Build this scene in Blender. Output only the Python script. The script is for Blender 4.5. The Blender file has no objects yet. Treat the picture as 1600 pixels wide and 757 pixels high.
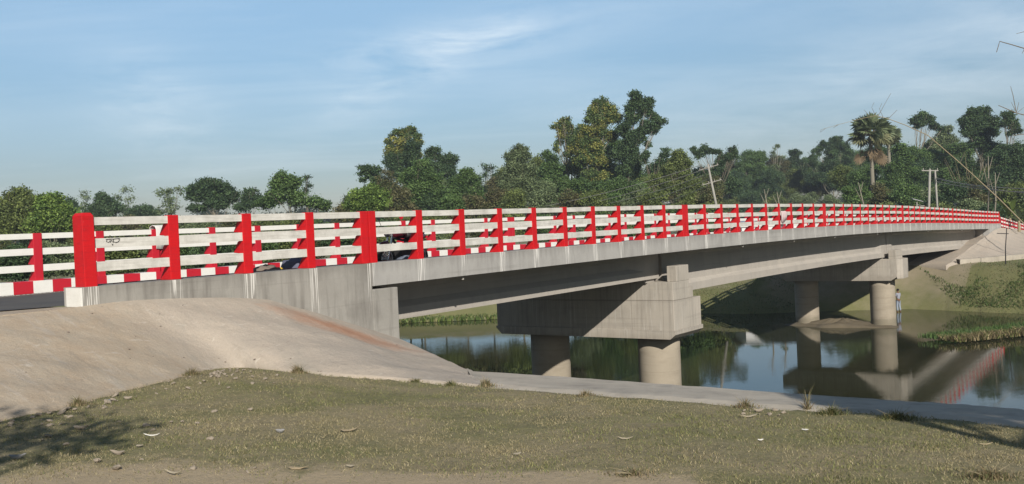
import bpy, bmesh, math, random
import numpy as np
from mathutils import Vector, Matrix
R = math.radians
random.seed(7); rng = np.random.default_rng(11)
scene = bpy.context.scene
COL = scene.collection

# ------------------------------------------------------------ camera
FPX, ROLL, PITCH, CAMZ = 1465.0, 0.044182, 0.013643, 7.0701
cam_d = bpy.data.cameras.new('camera'); cam = bpy.data.objects.new('camera', cam_d); COL.objects.link(cam)
cam_d.sensor_width = 36.0; cam_d.lens = FPX/1600*36.0; cam_d.clip_start = .1; cam_d.clip_end = 6000
cam.matrix_world = Matrix.Translation((0, 0, CAMZ)) @ Matrix.Rotation(math.pi/2-PITCH, 4, 'X') @ Matrix.Rotation(-ROLL, 4, 'Z')
scene.camera = cam

# ------------------------------------------------------------ light
SUN_DIR = Vector((-.289, 1.314, -.74)).normalized()        # the way the light travels
SUN_EL = math.asin(-SUN_DIR.z); SUN_AZ = math.atan2(-SUN_DIR.x, -SUN_DIR.y)
sd = bpy.data.lights.new('sun', 'SUN'); sd.energy = 5.0; sd.angle = R(.6); sd.color = (1, .925, .82)
sun = bpy.data.objects.new('sun', sd); COL.objects.link(sun)
sun.rotation_euler = SUN_DIR.to_track_quat('-Z', 'Y').to_euler()
scene.view_settings.view_transform = 'Standard'; scene.view_settings.look = 'None'
scene.view_settings.exposure = .12; scene.view_settings.gamma = 1

def N(nt, typ, **kw):
    n = nt.nodes.new(typ)
    for k, v in kw.items():
        if k.startswith('_'): setattr(n, k[1:], v)
        else:
            n.inputs[k.replace('__', ' ')].default_value = v
    return n
def mth(nt, op, a, b=None, clamp=False):
    n = nt.nodes.new('ShaderNodeMath'); n.operation = op; n.use_clamp = clamp
    for i, v in enumerate((a, b)):
        if v is None: continue
        if isinstance(v, (int, float)): n.inputs[i].default_value = v
        else: nt.links.new(v, n.inputs[i])
    return n.outputs[0]
def ramp(nt, fac, stops):
    n = nt.nodes.new('ShaderNodeValToRGB'); nt.links.new(fac, n.inputs[0])
    el = n.color_ramp.elements
    while len(el) < len(stops): el.new(.5)
    for e, (p, c) in zip(el, stops):
        e.position = p; e.color = (c, c, c, 1) if isinstance(c, (int, float)) else (*c, 1)
    return n.outputs[0]
def mixc(nt, fac, a, b, mode='MIX'):
    n = nt.nodes.new('ShaderNodeMix'); n.data_type = 'RGBA'; n.blend_type = mode
    for sock, v in ((n.inputs[0], fac), (n.inputs[6], a), (n.inputs[7], b)):
        if isinstance(v, (int, float)): sock.default_value = v
        elif isinstance(v, tuple): sock.default_value = (*v, 1)
        else: nt.links.new(v, sock)
    return n.outputs[2]
def noise(nt, vec, scale, detail=4, rough=.55, dist=0):
    n = nt.nodes.new('ShaderNodeTexNoise'); n.inputs['Scale'].default_value = scale
    n.inputs['Detail'].default_value = detail; n.inputs['Roughness'].default_value = rough; n.inputs['Distortion'].default_value = dist
    if vec is not None: nt.links.new(vec, n.inputs['Vector'])
    return n.outputs[0]
def mapping(nt, vec, scale=(1, 1, 1), rot=(0, 0, 0), loc=(0, 0, 0)):
    n = nt.nodes.new('ShaderNodeMapping'); n.inputs['Scale'].default_value = scale
    n.inputs['Rotation'].default_value = rot; n.inputs['Location'].default_value = loc
    nt.links.new(vec, n.inputs['Vector']); return n.outputs[0]

world = bpy.data.worlds.new('World'); scene.world = world; world.use_nodes = True
wt = world.node_tree; wt.nodes.clear()
sky = wt.nodes.new('ShaderNodeTexSky'); sky.sky_type = 'NISHITA'; sky.sun_disc = False
sky.sun_elevation = SUN_EL; sky.sun_rotation = SUN_AZ % (2*math.pi)
sky.air_density = 1.0; sky.dust_density = .7; sky.ozone_density = 1.6; sky.altitude = 10
tc = wt.nodes.new('ShaderNodeTexCoord'); sep = wt.nodes.new('ShaderNodeSeparateXYZ'); wt.links.new(tc.outputs['Generated'], sep.inputs[0])
zz = mth(wt, 'ADD', mth(wt, 'MAXIMUM', sep.outputs[2], 0.0), .06)
cmb = wt.nodes.new('ShaderNodeCombineXYZ')
wt.links.new(mth(wt, 'DIVIDE', sep.outputs[0], zz), cmb.inputs[0]); wt.links.new(mth(wt, 'DIVIDE', sep.outputs[1], zz), cmb.inputs[1])
pv = cmb.outputs[0]
n1 = noise(wt, mapping(wt, pv, (.55, 1.1, 1), (0, 0, .5)), .7, 8, .62, .8)
n2 = noise(wt, mapping(wt, pv, (.25, .9, 1), (0, 0, .35), (3.1, 1.7, 0)), .5, 5, .55, .5)
w1 = ramp(wt, n1, [(.46, 0.0), (.80, 1.0)]); w2 = ramp(wt, n2, [(.42, 0.0), (.75, 1.0)])
# one brighter wisp and a broad thin veil, placed on the sky dome by azimuth/height
az = mth(wt, 'DIVIDE', sep.outputs[0], sep.outputs[1])
def patch(a0, e0, wa, we, tilt):
    da = mth(wt, 'SUBTRACT', az, a0); de = mth(wt, 'SUBTRACT', mth(wt, 'SUBTRACT', sep.outputs[2], e0), mth(wt, 'MULTIPLY', da, tilt))
    q = mth(wt, 'ADD', mth(wt, 'POWER', mth(wt, 'ABSOLUTE', mth(wt, 'DIVIDE', da, wa)), 2), mth(wt, 'POWER', mth(wt, 'ABSOLUTE', mth(wt, 'DIVIDE', de, we)), 2))
    return mth(wt, 'POWER', 2.718, mth(wt, 'MULTIPLY', q, -1))
pA = mth(wt, 'MULTIPLY', patch(-.06, .195, .13, .022, .10), .85)
pB = mth(wt, 'MULTIPLY', patch(-.37, .135, .07, .05, -.25), .6)
pC = mth(wt, 'MULTIPLY', patch(-.12, .155, .12, .03, .45), .55)
pD = mth(wt, 'MULTIPLY', patch(.42, .13, .3, .06, .25), .45)
wis = mth(wt, 'MULTIPLY', mth(wt, 'ADD', mth(wt, 'ADD', pA, pB), mth(wt, 'ADD', pC, pD)), ramp(wt, noise(wt, mapping(wt, tc.outputs['Generated'], (3.2, 3.2, 15), (0, .16, .0)), 2.4, 10, .64, .45), [(.36, 0.0), (.70, 1.0)]))
cl = mth(wt, 'ADD', mth(wt, 'MULTIPLY', w1, .22), mth(wt, 'ADD', mth(wt, 'MULTIPLY', w2, .12), mth(wt, 'MULTIPLY', wis, .6)), True)
rear_dim = ramp(wt, mth(wt, 'ADD', mth(wt, 'MULTIPLY', sep.outputs[1], .5), .5), [(.42, 1/3.4), (.78, 1.0)])      # sky dimming added behind the camera, so surfaces facing it get less ambient light
skyc = mixc(wt, 1.0, sky.outputs[0], rear_dim, 'MULTIPLY')
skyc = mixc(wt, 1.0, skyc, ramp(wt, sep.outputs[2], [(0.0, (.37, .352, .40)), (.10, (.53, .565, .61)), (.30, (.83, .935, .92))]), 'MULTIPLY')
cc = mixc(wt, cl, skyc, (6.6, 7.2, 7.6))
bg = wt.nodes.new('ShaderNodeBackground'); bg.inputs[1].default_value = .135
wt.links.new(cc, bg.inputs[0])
wo = wt.nodes.new('ShaderNodeOutputWorld'); wt.links.new(bg.outputs[0], wo.inputs[0])

# ------------------------------------------------------------ surveyed geometry
AZ = 0.620602
U = np.array([math.sin(AZ), math.cos(AZ), 0]); T = np.array([-math.cos(AZ), math.sin(AZ), 0])
P0 = np.array([-6.63928, 14.724256, 0]); WID = 7.4647; DP = 1.537764; GAP = .181131
def W3(s, t, z=0): p = P0+U*s+T*t; return (p[0], p[1], z)
def to_st(x, y): d = np.array([x, y, 0])-P0; return float(d@U), float(d@T)
def ray(px, py):
    c, s = math.cos(ROLL), math.sin(ROLL); u = px-800; v = py-378.5
    x = c*u-s*v; y = s*u+c*v; X = x/FPX; up = -y/FPX
    return np.array([X, math.cos(PITCH)+up*math.sin(PITCH), -math.sin(PITCH)+up*math.cos(PITCH)])
def on_z(px, py, z): r = ray(px, py); k = (z-CAMZ)/r[2]; return np.array([r[0]*k, r[1]*k, z])
def on_y(px, py, Y): r = ray(px, py); k = Y/r[1]; return np.array([r[0]*k, Y, CAMZ+r[2]*k])
def on_t(px, py, t):
    r = ray(px, py); k = (t+P0@T)/(r@T); p = r*k; return np.array([p[0], p[1], p[2]+CAMZ])
def joints(k): return sum(1 for j in (4, 14, 24, 34, 44, 54) if k > j)+.5*sum(1 for j in (4, 14, 24, 34, 44, 54) if k == j)
def S(k): return k*DP+joints(k)*GAP
KS = np.array([S(k) for k in range(59)])
def kk(s):
    if s < 0: return s/DP
    if s > KS[-1]: return 58+(s-KS[-1])/DP
    return float(np.interp(s, KS, np.arange(59)))
def rt(s):                                    # top of the railing over the water
    t = (kk(s)-30)/30; t = max(-1.0, min(t, .95))
    z = .477017-.551703*t-.703224*t*t+.092524*t**3+.257716*t**4+CAMZ
    return z
def kt(s): return rt(s)-1.1                   # top of the kerb
def ground_near(x, y):
    s, t = to_st(x, y)
    d = max(0, 4.1-s)
    return 4.65+.8*min(1, d/12)**.7+.17*math.exp(-((s-.3)/3.2)**2-((t+2)/2.4)**2)+.02*math.sin(x*1.3+.7*y)*math.sin(y*.9)
def G(px, py):                                # a point of the near bank seen at this direction
    z = 5.1
    for i in range(12): p = on_z(px, py, z); z = ground_near(p[0], p[1])
    return np.array([p[0], p[1], z])

# ------------------------------------------------------------ helpers
def tag(o, label=None, cat=None, group=None, kind=None):
    if label: o['label'] = label
    if cat: o['category'] = cat
    if group: o['group'] = group
    if kind: o['kind'] = kind
    return o
def empty(name, loc, rz=0, label=None, cat=None, group=None):
    o = bpy.data.objects.new(name, None); COL.objects.link(o); o.location = loc; o.rotation_euler = (0, 0, rz)
    o.empty_display_size = .2
    return tag(o, label, cat, group)
def mesh_np(name, verts, faces, mats, parent=None, smooth=False, mi=None, uv=None, col=None):
    me = bpy.data.meshes.new(name)
    verts = np.asarray(verts, dtype=np.float32)
    if isinstance(faces, np.ndarray):
        nf, k = faces.shape
        me.vertices.add(len(verts)); me.vertices.foreach_set('co', verts.ravel())
        me.loops.add(nf*k); me.loops.foreach_set('vertex_index', faces.ravel().astype(np.int32))
        me.polygons.add(nf); me.polygons.foreach_set('loop_start', np.arange(0, nf*k, k, dtype=np.int32))
        me.polygons.foreach_set('loop_total', np.full(nf, k, dtype=np.int32))
        me.update(calc_edges=True)
    else:
        me.from_pydata([tuple(map(float, v)) for v in verts], [], faces); me.update()
    for m in (mats if isinstance(mats, (list, tuple)) else [mats]): me.materials.append(m)
    if mi is not None: me.polygons.foreach_set('material_index', np.asarray(mi, dtype=np.int32))
    if uv is not None:
        l = me.uv_layers.new(name='UVMap'); vi = np.zeros(len(me.loops), dtype=np.int32); me.loops.foreach_get('vertex_index', vi)
        l.data.foreach_set('uv', np.asarray(uv, dtype=np.float32)[vi].ravel())
    if col is not None:
        a = me.color_attributes.new('tint', 'FLOAT_COLOR', 'POINT'); a.data.foreach_set('color', np.asarray(col, dtype=np.float32).ravel())
    if smooth: me.polygons.foreach_set('use_smooth', np.ones(len(me.polygons), dtype=bool))
    me.validate()
    o = bpy.data.objects.new(name, me); COL.objects.link(o)
    if parent: o.parent = parent
    return o
class MB:
    def __init__(s): s.v = []; s.f = []; s.m = []
    def add(s, vs, fs, m=0):
        b = len(s.v); s.v += [tuple(v) for v in vs]; s.f += [tuple(i+b for i in f) for f in fs]; s.m += [m]*len(fs); return s
    def box(s, a, b, m=0):
        x0, y0, z0 = a; x1, y1, z1 = b
        return s.add([(x0, y0, z0), (x1, y0, z0), (x1, y1, z0), (x0, y1, z0), (x0, y0, z1), (x1, y0, z1), (x1, y1, z1), (x0, y1, z1)],
                     [(0, 3, 2, 1), (4, 5, 6, 7), (0, 1, 5, 4), (1, 2, 6, 5), (2, 3, 7, 6), (3, 0, 4, 7)], m)
    def prism(s, poly, axis, a, b, m=0):      # poly in the two other axes (cyclic order), extruded along axis a..b
        n = len(poly); vs = []
        for w in (a, b):
            for p, q in poly: vs.append({0: (w, p, q), 1: (p, w, q), 2: (p, q, w)}[axis])
        fs = [tuple(range(n-1, -1, -1)), tuple(range(n, 2*n))]+[(i, (i+1) % n, n+(i+1) % n, n+i) for i in range(n)]
        return s.add(vs, fs, m)
    def tube(s, pts, rads, n=8, m=0, cap=True):
        pts = [Vector(p) for p in pts]
        if not isinstance(rads, (list, tuple)): rads = [rads]*len(pts)
        rings = []; up = Vector((0, 0, 1)); prev = None
        for i, p in enumerate(pts):
            d = (pts[min(i+1, len(pts)-1)]-pts[max(i-1, 0)]).normalized()
            a = prev-d*prev.dot(d) if prev is not None else (up.cross(d) if abs(d.z) < .95 else Vector((1, 0, 0)).cross(d))
            if a.length < 1e-6: a = Vector((0, 1, 0)).cross(d)
            a.normalize(); b = d.cross(a); prev = a
            rings.append([p+(a*math.cos(2*math.pi*j/n)+b*math.sin(2*math.pi*j/n))*rads[i] for j in range(n)])
        vs = [v for r in rings for v in r]; fs = []
        for i in range(len(pts)-1):
            for j in range(n): fs.append((i*n+j, i*n+(j+1) % n, (i+1)*n+(j+1) % n, (i+1)*n+j))
        if cap: fs += [tuple(range(n-1, -1, -1)), tuple(range((len(pts)-1)*n, len(pts)*n))]
        return s.add(vs, fs, m)
    def lathe(s, prof, c, axis=2, n=24, m=0): # prof list (r, h)
        vs = []; fs = []
        for r, h in prof:
            for j in range(n):
                a = 2*math.pi*j/n; p = [0, 0, 0]; o = [i for i in range(3) if i != axis]
                p[axis] = h; p[o[0]] = r*math.cos(a); p[o[1]] = r*math.sin(a)
                vs.append((c[0]+p[0], c[1]+p[1], c[2]+p[2]))
        for i in range(len(prof)-1):
            for j in range(n): fs.append((i*n+j, i*n+(j+1) % n, (i+1)*n+(j+1) % n, (i+1)*n+j))
        fs += [tuple(range(n)), tuple(range((len(prof)-1)*n, len(prof)*n))]
        return s.add(vs, fs, m)
    def build(s, name, mats, parent=None, smooth=False, bevel=0, recalc=True):
        o = mesh_np(name, s.v, s.f, mats, parent, mi=s.m)
        if recalc:
            bm = bmesh.new(); bm.from_mesh(o.data); bmesh.ops.recalc_face_normals(bm, faces=bm.faces); bm.to_mesh(o.data); bm.free()
        if smooth:
            for p in o.data.polygons: p.use_smooth = True
        if bevel:
            md = o.modifiers.new('bevel', 'BEVEL'); md.width = bevel; md.segments = 2; md.limit_method = 'ANGLE'; md.angle_limit = R(40)
        return o
def copy_tree(o, parent=None):
    c = o.copy(); COL.objects.link(c); c.parent = parent
    for ch in [x for x in bpy.data.objects if x.parent == o]: copy_tree(ch, c)
    return c

# ------------------------------------------------------------ materials
def newmat(name):
    m = bpy.data.materials.new(name); m.use_nodes = True; nt = m.node_tree; nt.nodes.clear()
    out = nt.nodes.new('ShaderNodeOutputMaterial'); b = nt.nodes.new('ShaderNodeBsdfPrincipled')
    nt.links.new(b.outputs[0], out.inputs[0]); b.inputs['Specular IOR Level'].default_value = .3
    t = nt.nodes.new('ShaderNodeTexCoord'); return m, nt, b, t.outputs['Object'], out, t
def bump(nt, b, h, strength=.3, dist=.01):
    n = nt.nodes.new('ShaderNodeBump'); n.inputs['Strength'].default_value = strength; n.inputs['Distance'].default_value = dist
    nt.links.new(h, n.inputs['Height']); nt.links.new(n.outputs[0], b.inputs['Normal'])
def concrete(name, c1, c2, dark=(.12, .11, .1), streak=.5, drips=False, rough=.9, warm=None, vs=(3, 3, .25), white=.0):
    m, nt, b, oc, out, t = newmat(name)
    base = mixc(nt, ramp(nt, noise(nt, oc, .9, 5), [(.3, 0.), (.7, 1.)]), c1, c2)
    base = mixc(nt, mth(nt, 'MULTIPLY', ramp(nt, noise(nt, oc, 14, 5, .7), [(.35, 0.), (.75, 1.)]), .35), base, c1)
    st = ramp(nt, noise(nt, mapping(nt, oc, vs), 2.2, 6, .65), [(.5, 0.), (.75, 1.)])
    base = mixc(nt, mth(nt, 'MULTIPLY', st, streak), base, dark)
    st3 = ramp(nt, noise(nt, mapping(nt, oc, (1, 1, 1), (0, 0, 0), (9, 3, 1)), 1.3, 6, .6), [(.52, 0.), (.7, 1.)])
    base = mixc(nt, mth(nt, 'MULTIPLY', st3, streak*.5), base, dark)
    ln = ramp(nt, noise(nt, mapping(nt, oc, (.15, .15, 7), (0, 0, 0), (4, 4, 4)), 1.0, 2, .5), [(.60, 0.), (.64, 1.)])
    base = mixc(nt, mth(nt, 'MULTIPLY', ln, .13), base, dark)
    if white:
        st2 = ramp(nt, noise(nt, mapping(nt, oc, (14, 14, .5), (0, 0, 0), (7, 0, 0)), 1.4, 3, .5), [(.62, 0.), (.66, 1.)])
        base = mixc(nt, mth(nt, 'MULTIPLY', st2, white), base, (.6, .59, .56))
    if drips:
        uvn = nt.nodes.new('ShaderNodeUVMap'); su = nt.nodes.new('ShaderNodeSeparateXYZ'); nt.links.new(uvn.outputs[0], su.inputs[0])
        fr = mth(nt, 'ABSOLUTE', mth(nt, 'SUBTRACT', mth(nt, 'FRACT', mth(nt, 'ADD', su.outputs[0], .5)), .46))
        near = ramp(nt, fr, [(.05, 1.), (.11, 0.)])
        fine = noise(nt, mapping(nt, oc, (22, 1, .5)), 1.6, 3, .5)
        big = noise(nt, mapping(nt, oc, (.8, .8, .1)), 1.0, 2)
        th = mth(nt, 'ADD', fine, mth(nt, 'MULTIPLY', mth(nt, 'SUBTRACT', big, .5), .25))
        dm = mth(nt, 'MULTIPLY', near, ramp(nt, mth(nt, 'SUBTRACT', th, mth(nt, 'MULTIPLY', su.outputs[1], .10)), [(.485, 0.), (.54, 1.)]))
        base = mixc(nt, mth(nt, 'MULTIPLY', dm, .85), base, (.72, .71, .68))
        # damp dark band below the kerb edge
        tp = ramp(nt, mth(nt, 'ADD', su.outputs[1], mth(nt, 'MULTIPLY', noise(nt, mapping(nt, oc, (5, 1, .4)), 1.5, 4), .6)), [(.25, 1.), (.52, 0.)])
        base = mixc(nt, mth(nt, 'MULTIPLY', mth(nt, 'MULTIPLY', tp, mth(nt, 'SUBTRACT', 1.0, dm)), .35), base, dark)
    nt.links.new(base, b.inputs['Base Color']); b.inputs['Roughness'].default_value = rough
    bump(nt, b, noise(nt, oc, 25, 6, .7), .35, .01); return m
def paint(name, c, grime, amt=.3, rough=.55, sc=6, chip=0):
    m, nt, b, oc, out, t = newmat(name)
    base = mixc(nt, mth(nt, 'MULTIPLY', ramp(nt, noise(nt, mapping(nt, oc, (1, 1, .6)), sc, 6, .7), [(.4, 0.), (.75, 1.)]), amt), c, grime)
    base = mixc(nt, mth(nt, 'MULTIPLY', ramp(nt, noise(nt, mapping(nt, oc, (.4, 1, 5)), 5, 4), [(.5, 0.), (.7, 1.)]), amt*.7), base, grime)
    if chip: base = mixc(nt, mth(nt, 'MULTIPLY', ramp(nt, noise(nt, oc, 38, 4, .8), [(.66, 0.), (.69, 1.)]), chip), base, (.7, .55, .5))
    nt.links.new(base, b.inputs['Base Color']); b.inputs['Roughness'].default_value = rough
    bump(nt, b, noise(nt, oc, 30, 5, .7), .3, .006); return m
def plain(name, c, rough=.6, metal=0, var=.25):
    m, nt, b, oc, out, t = newmat(name)
    d = tuple(x*(1-var) for x in c)
    nt.links.new(mixc(nt, noise(nt, oc, 9, 4), c, d), b.inputs['Base Color'])
    b.inputs['Roughness'].default_value = rough; b.inputs['Metallic'].default_value = metal; return m
M = {}
M['fascia'] = concrete('fascia_concrete', (.395, .39, .375), (.325, .32, .31), drips=True, streak=.3)
M['wall'] = concrete('wall_concrete', (.345, .335, .31), (.255, .247, .228), drips=True, streak=.6)
def overlay(m, fn):
    nt = m.node_tree; b = next(n for n in nt.nodes if n.type == 'BSDF_PRINCIPLED'); l = b.inputs['Base Color'].links[0]; src = l.from_socket
    oc = next(n for n in nt.nodes if n.type == 'TEX_COORD').outputs['Object']; sp = nt.nodes.new('ShaderNodeSeparateXYZ'); nt.links.new(oc, sp.inputs[0])
    nt.links.new(fn(nt, src, oc, sp), b.inputs['Base Color'])
def tide(nt, src, oc, sp):
    h = mth(nt, 'ADD', sp.outputs[2], mth(nt, 'MULTIPLY', mth(nt, 'SUBTRACT', noise(nt, oc, 2.5, 5, .7), .5), .5))
    c = mixc(nt, mth(nt, 'MULTIPLY', ramp(nt, h, [(.0, 1.), (.42, 1.), (.62, 0.)]), .45), src, (.10, .095, .06))
    ring = mth(nt, 'ABSOLUTE', mth(nt, 'SUBTRACT', mth(nt, 'FRACT', mth(nt, 'MULTIPLY', sp.outputs[2], .82)), .5))
    return mixc(nt, mth(nt, 'MULTIPLY', ramp(nt, ring, [(.0, 1.), (.016, 0.)]), .25), c, (.14, .12, .09))
def formlines(nt, src, oc, sp):
    a = mth(nt, 'ABSOLUTE', mth(nt, 'SUBTRACT', mth(nt, 'FRACT', mth(nt, 'MULTIPLY', sp.outputs[1], .82)), .5))
    b2 = mth(nt, 'ABSOLUTE', mth(nt, 'SUBTRACT', sp.outputs[2], 4.39))
    k = mth(nt, 'MAXIMUM', ramp(nt, a, [(.004, 1.), (.014, 0.)]), ramp(nt, b2, [(.008, 1.), (.03, 0.)]))
    c = mixc(nt, mth(nt, 'MULTIPLY', k, .35), src, (.14, .12, .10))
    lo = mth(nt, 'ADD', sp.outputs[2], mth(nt, 'MULTIPLY', mth(nt, 'SUBTRACT', noise(nt, oc, 2, 6, .7), .5), .6))
    return mixc(nt, mth(nt, 'MULTIPLY', ramp(nt, mth(nt, 'SUBTRACT', lo, 3.0), [(.1, 1.), (.3, 0.)]), .25), c, (.2, .17, .13))
M['girder'] = concrete('girder_concrete', (.42, .39, .35), (.36, .338, .31), streak=.15, vs=(2, 2, .2))
M['cap'] = concrete('pier_concrete', (.43, .395, .345), (.36, .335, .295), streak=.4, vs=(4, 4, .2), white=.35)
M['column'] = concrete('column_concrete', (.37, .325, .26), (.30, .265, .21), dark=(.16, .135, .1), streak=.3, vs=(.6, .6, 2.0))
overlay(M['column'], tide); overlay(M['cap'], formlines)
M['red'] = paint('red_paint', (.56, .008, .012), (.33, .012, .018), .75, .55, 3.5, chip=.35)
M['red2'] = paint('pink_red_paint', (.5, .014, .03), (.38, .02, .035), .5, .6, 5, chip=.2)
M['white'] = paint('white_paint', (.64, .635, .60), (.34, .33, .30), .8, .65, 2.2)
M['white2'] = paint('bright_white_paint', (.76, .76, .73), (.55, .55, .5), .3, .6, 3)
def mk_asphalt():
    m, nt, b, oc, out, t = newmat('asphalt')
    c = mixc(nt, ramp(nt, noise(nt, oc, .6, 6), [(.35, 0.), (.7, 1.)]), (.045, .045, .047), (.10, .092, .08))
    nt.links.new(mixc(nt, mth(nt, 'MULTIPLY', noise(nt, oc, 60, 3), .5), c, (.13, .125, .12)), b.inputs['Base Color']); b.inputs['Roughness'].default_value = .85
    bump(nt, b, noise(nt, oc, 90, 3), .4, .01); return m
M['asphalt'] = mk_asphalt()
def mk_lining():
    m, nt, b, oc, out, t = newmat('sandy_concrete_lining')
    sx = nt.nodes.new('ShaderNodeSeparateXYZ'); nt.links.new(oc, sx.inputs[0])      # object coords: s, t, z of the bridge
    base = mixc(nt, ramp(nt, noise(nt, oc, .8, 6, .6, .5), [(.35, 0.), (.65, 1.)]), (.46, .40, .335), (.40, .355, .305))
    sand = ramp(nt, mth(nt, 'ADD', sx.outputs[0], mth(nt, 'MULTIPLY', noise(nt, oc, 1.4, 5, .7), 1.1)), [(.0, 1.), (.06, 0.)])
    n0 = nt.nodes.new('ShaderNodeMapRange'); n0.inputs['From Min'].default_value = .2; n0.inputs['From Max'].default_value = 1.6
    n0.inputs['To Min'].default_value = 1; n0.inputs['To Max'].default_value = 0
    nt.links.new(mth(nt, 'ADD', mth(nt, 'ADD', sx.outputs[0], mth(nt, 'MULTIPLY', sx.outputs[1], .25)), mth(nt, 'MULTIPLY', noise(nt, oc, 1.3, 6, .7), 1.3)), n0.inputs['Value'])
    sandc = mixc(nt, ramp(nt, noise(nt, oc, 2.2, 6, .7), [(.35, 0.), (.65, 1.)]), (.41, .325, .235), (.44, .375, .29))
    base = mixc(nt, mth(nt, 'MULTIPLY', n0.outputs[0], .9), base, sandc)
    # worn pale streaks running down the slope
    st = noise(nt, mapping(nt, oc, (2.6, .5, .4), (0, 0, .35)), 1.8, 6, .62)
    base = mixc(nt, mth(nt, 'MULTIPLY', ramp(nt, st, [(.56, 0.), (.66, 1.)]), .45), base, (.46, .42, .37))
    base = mixc(nt, mth(nt, 'MULTIPLY', ramp(nt, noise(nt, mapping(nt, oc, (2.6, .5, .4), (0, 0, .35), (5, 5, 0)), 2.2, 7, .7), [(.58, 0.), (.72, 1.)]), .4), base, (.24, .215, .185))
    base = mixc(nt, mth(nt, 'MULTIPLY', ramp(nt, noise(nt, oc, 26, 6, .8), [(.4, 0.), (.7, 1.)]), .35), base, (.27, .235, .19))
    base = mixc(nt, mth(nt, 'MULTIPLY', ramp(nt, noise(nt, mapping(nt, oc, (1.2, .7, 1), (0, 0, 1.0), (2, 8, 0)), 1.1, 8, .75, .6), [(.53, 0.), (.68, 1.)]), .5), base, (.31, .29, .25))
    sc_ = ramp(nt, noise(nt, mapping(nt, oc, (1.1, 5.0, 1), (0, 0, -.9), (1, 3, 0)), 2.2, 5, .6, .8), [(.64, 0.), (.675, 1.)])
    base = mixc(nt, mth(nt, 'MULTIPLY', sc_, .5), base, (.56, .52, .46))
    sc2 = ramp(nt, noise(nt, mapping(nt, oc, (1.4, 6.0, 1), (0, 0, -1.1), (6, 1, 0)), 2.8, 5, .7, 1.2), [(.66, 0.), (.69, 1.)])
    base = mixc(nt, mth(nt, 'MULTIPLY', sc2, .5), base, (.20, .17, .14))
    # brick-red earth washed down beside the wing wall
    def blob(cx, cy, wx, wy, rot):
        mp = mapping(nt, oc, (1, 1, 0)); v = nt.nodes.new('ShaderNodeMapping'); v.vector_type = 'TEXTURE'
        v.inputs['Location'].default_value = (cx, cy, 0); v.inputs['Rotation'].default_value = (0, 0, rot); v.inputs['Scale'].default_value = (wx, wy, 1)
        nt.links.new(mp, v.inputs[0]); ln = nt.nodes.new('ShaderNodeVectorMath'); ln.operation = 'LENGTH'; nt.links.new(v.outputs[0], ln.inputs[0])
        return mth(nt, 'ADD', ln.outputs['Value'], mth(nt, 'MULTIPLY', mth(nt, 'SUBTRACT', noise(nt, oc, 2.6, 6, .7), .5), 1.1))
    rb = ramp(nt, blob(4.2, -1.3, 1.6, .95, -.42), [(.3, 1.), (1.0, 0.)])
    base = mixc(nt, mth(nt, 'MULTIPLY', rb, .8), base, (.42, .21, .12))
    sp = ramp(nt, noise(nt, oc, 11, 4, .8), [(.68, 0.), (.72, 1.)])
    base = mixc(nt, mth(nt, 'MULTIPLY', sp, .4), base, (.17, .14, .11))
    nt.links.new(base, b.inputs['Base Color']); b.inputs['Roughness'].default_value = .95
    bump(nt, b, mth(nt, 'ADD', noise(nt, oc, 3.5, 8, .7), mth(nt, 'ADD', mth(nt, 'MULTIPLY', st, .15), mth(nt, 'MULTIPLY', noise(nt, oc, 18, 7, .8), .5))), .8, .04); return m
M['lining'] = mk_lining()
M['kerb_concrete'] = concrete('bank_kerb_concrete', (.44, .40, .34), (.37, .335, .28), streak=.45, vs=(1, 1, 1))
def mk_ground():
    m, nt, b, oc, out, t = newmat('turf_and_earth')
    a = noise(nt, oc, .55, 7, .65, .4); c = noise(nt, oc, 7, 6, .75)
    green = mixc(nt, c, (.15, .155, .065), (.23, .21, .10))
    dry = mixc(nt, noise(nt, oc, 16, 5, .8), (.34, .285, .17), (.24, .20, .125))
    base = mixc(nt, ramp(nt, mth(nt, 'ADD', mth(nt, 'MULTIPLY', a, .7), mth(nt, 'MULTIPLY', noise(nt, oc, 24, 4, .8), .35)), [(.44, 0.), (.60, 1.)]), green, dry)
    base = mixc(nt, mth(nt, 'MULTIPLY', ramp(nt, noise(nt, oc, 1.3, 8, .72, .6), [(.50, 0.), (.68, 1.)]), .5), base, (.10, .095, .055))
    v = nt.nodes.new('ShaderNodeAttribute'); v.attribute_name = 'tint'; sc = nt.nodes.new('ShaderNodeSeparateColor'); nt.links.new(v.outputs['Color'], sc.inputs[0])
    e = ramp(nt, mth(nt, 'ADD', sc.outputs[0], mth(nt, 'MULTIPLY', mth(nt, 'SUBTRACT', noise(nt, oc, 2.5, 7, .7), .5), .9)), [(.42, 0.), (.62, 1.)])
    earth = mixc(nt, noise(nt, oc, 5, 6, .7), (.46, .37, .25), (.36, .29, .19))
    base = mixc(nt, e, base, earth)
    g2 = mixc(nt, noise(nt, oc, .35, 6, .75), (.085, .115, .035), (.20, .19, .09))
    base = mixc(nt, sc.outputs[1], base, g2)
    gg = ramp(nt, mth(nt, 'ADD', sc.outputs[2], mth(nt, 'MULTIPLY', mth(nt, 'SUBTRACT', noise(nt, oc, .6, 6, .7), .5), .7)), [(.35, 0.), (.65, 1.)])
    base = mixc(nt, gg, base, (.27, .235, .165))
    nt.links.new(base, b.inputs['Base Color']); b.inputs['Roughness'].default_value = 1
    bump(nt, b, mth(nt, 'ADD', c, mth(nt, 'MULTIPLY', noise(nt, oc, 40, 4, .8), .4)), .8, .05); return m
M['ground'] = mk_ground()
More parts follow.
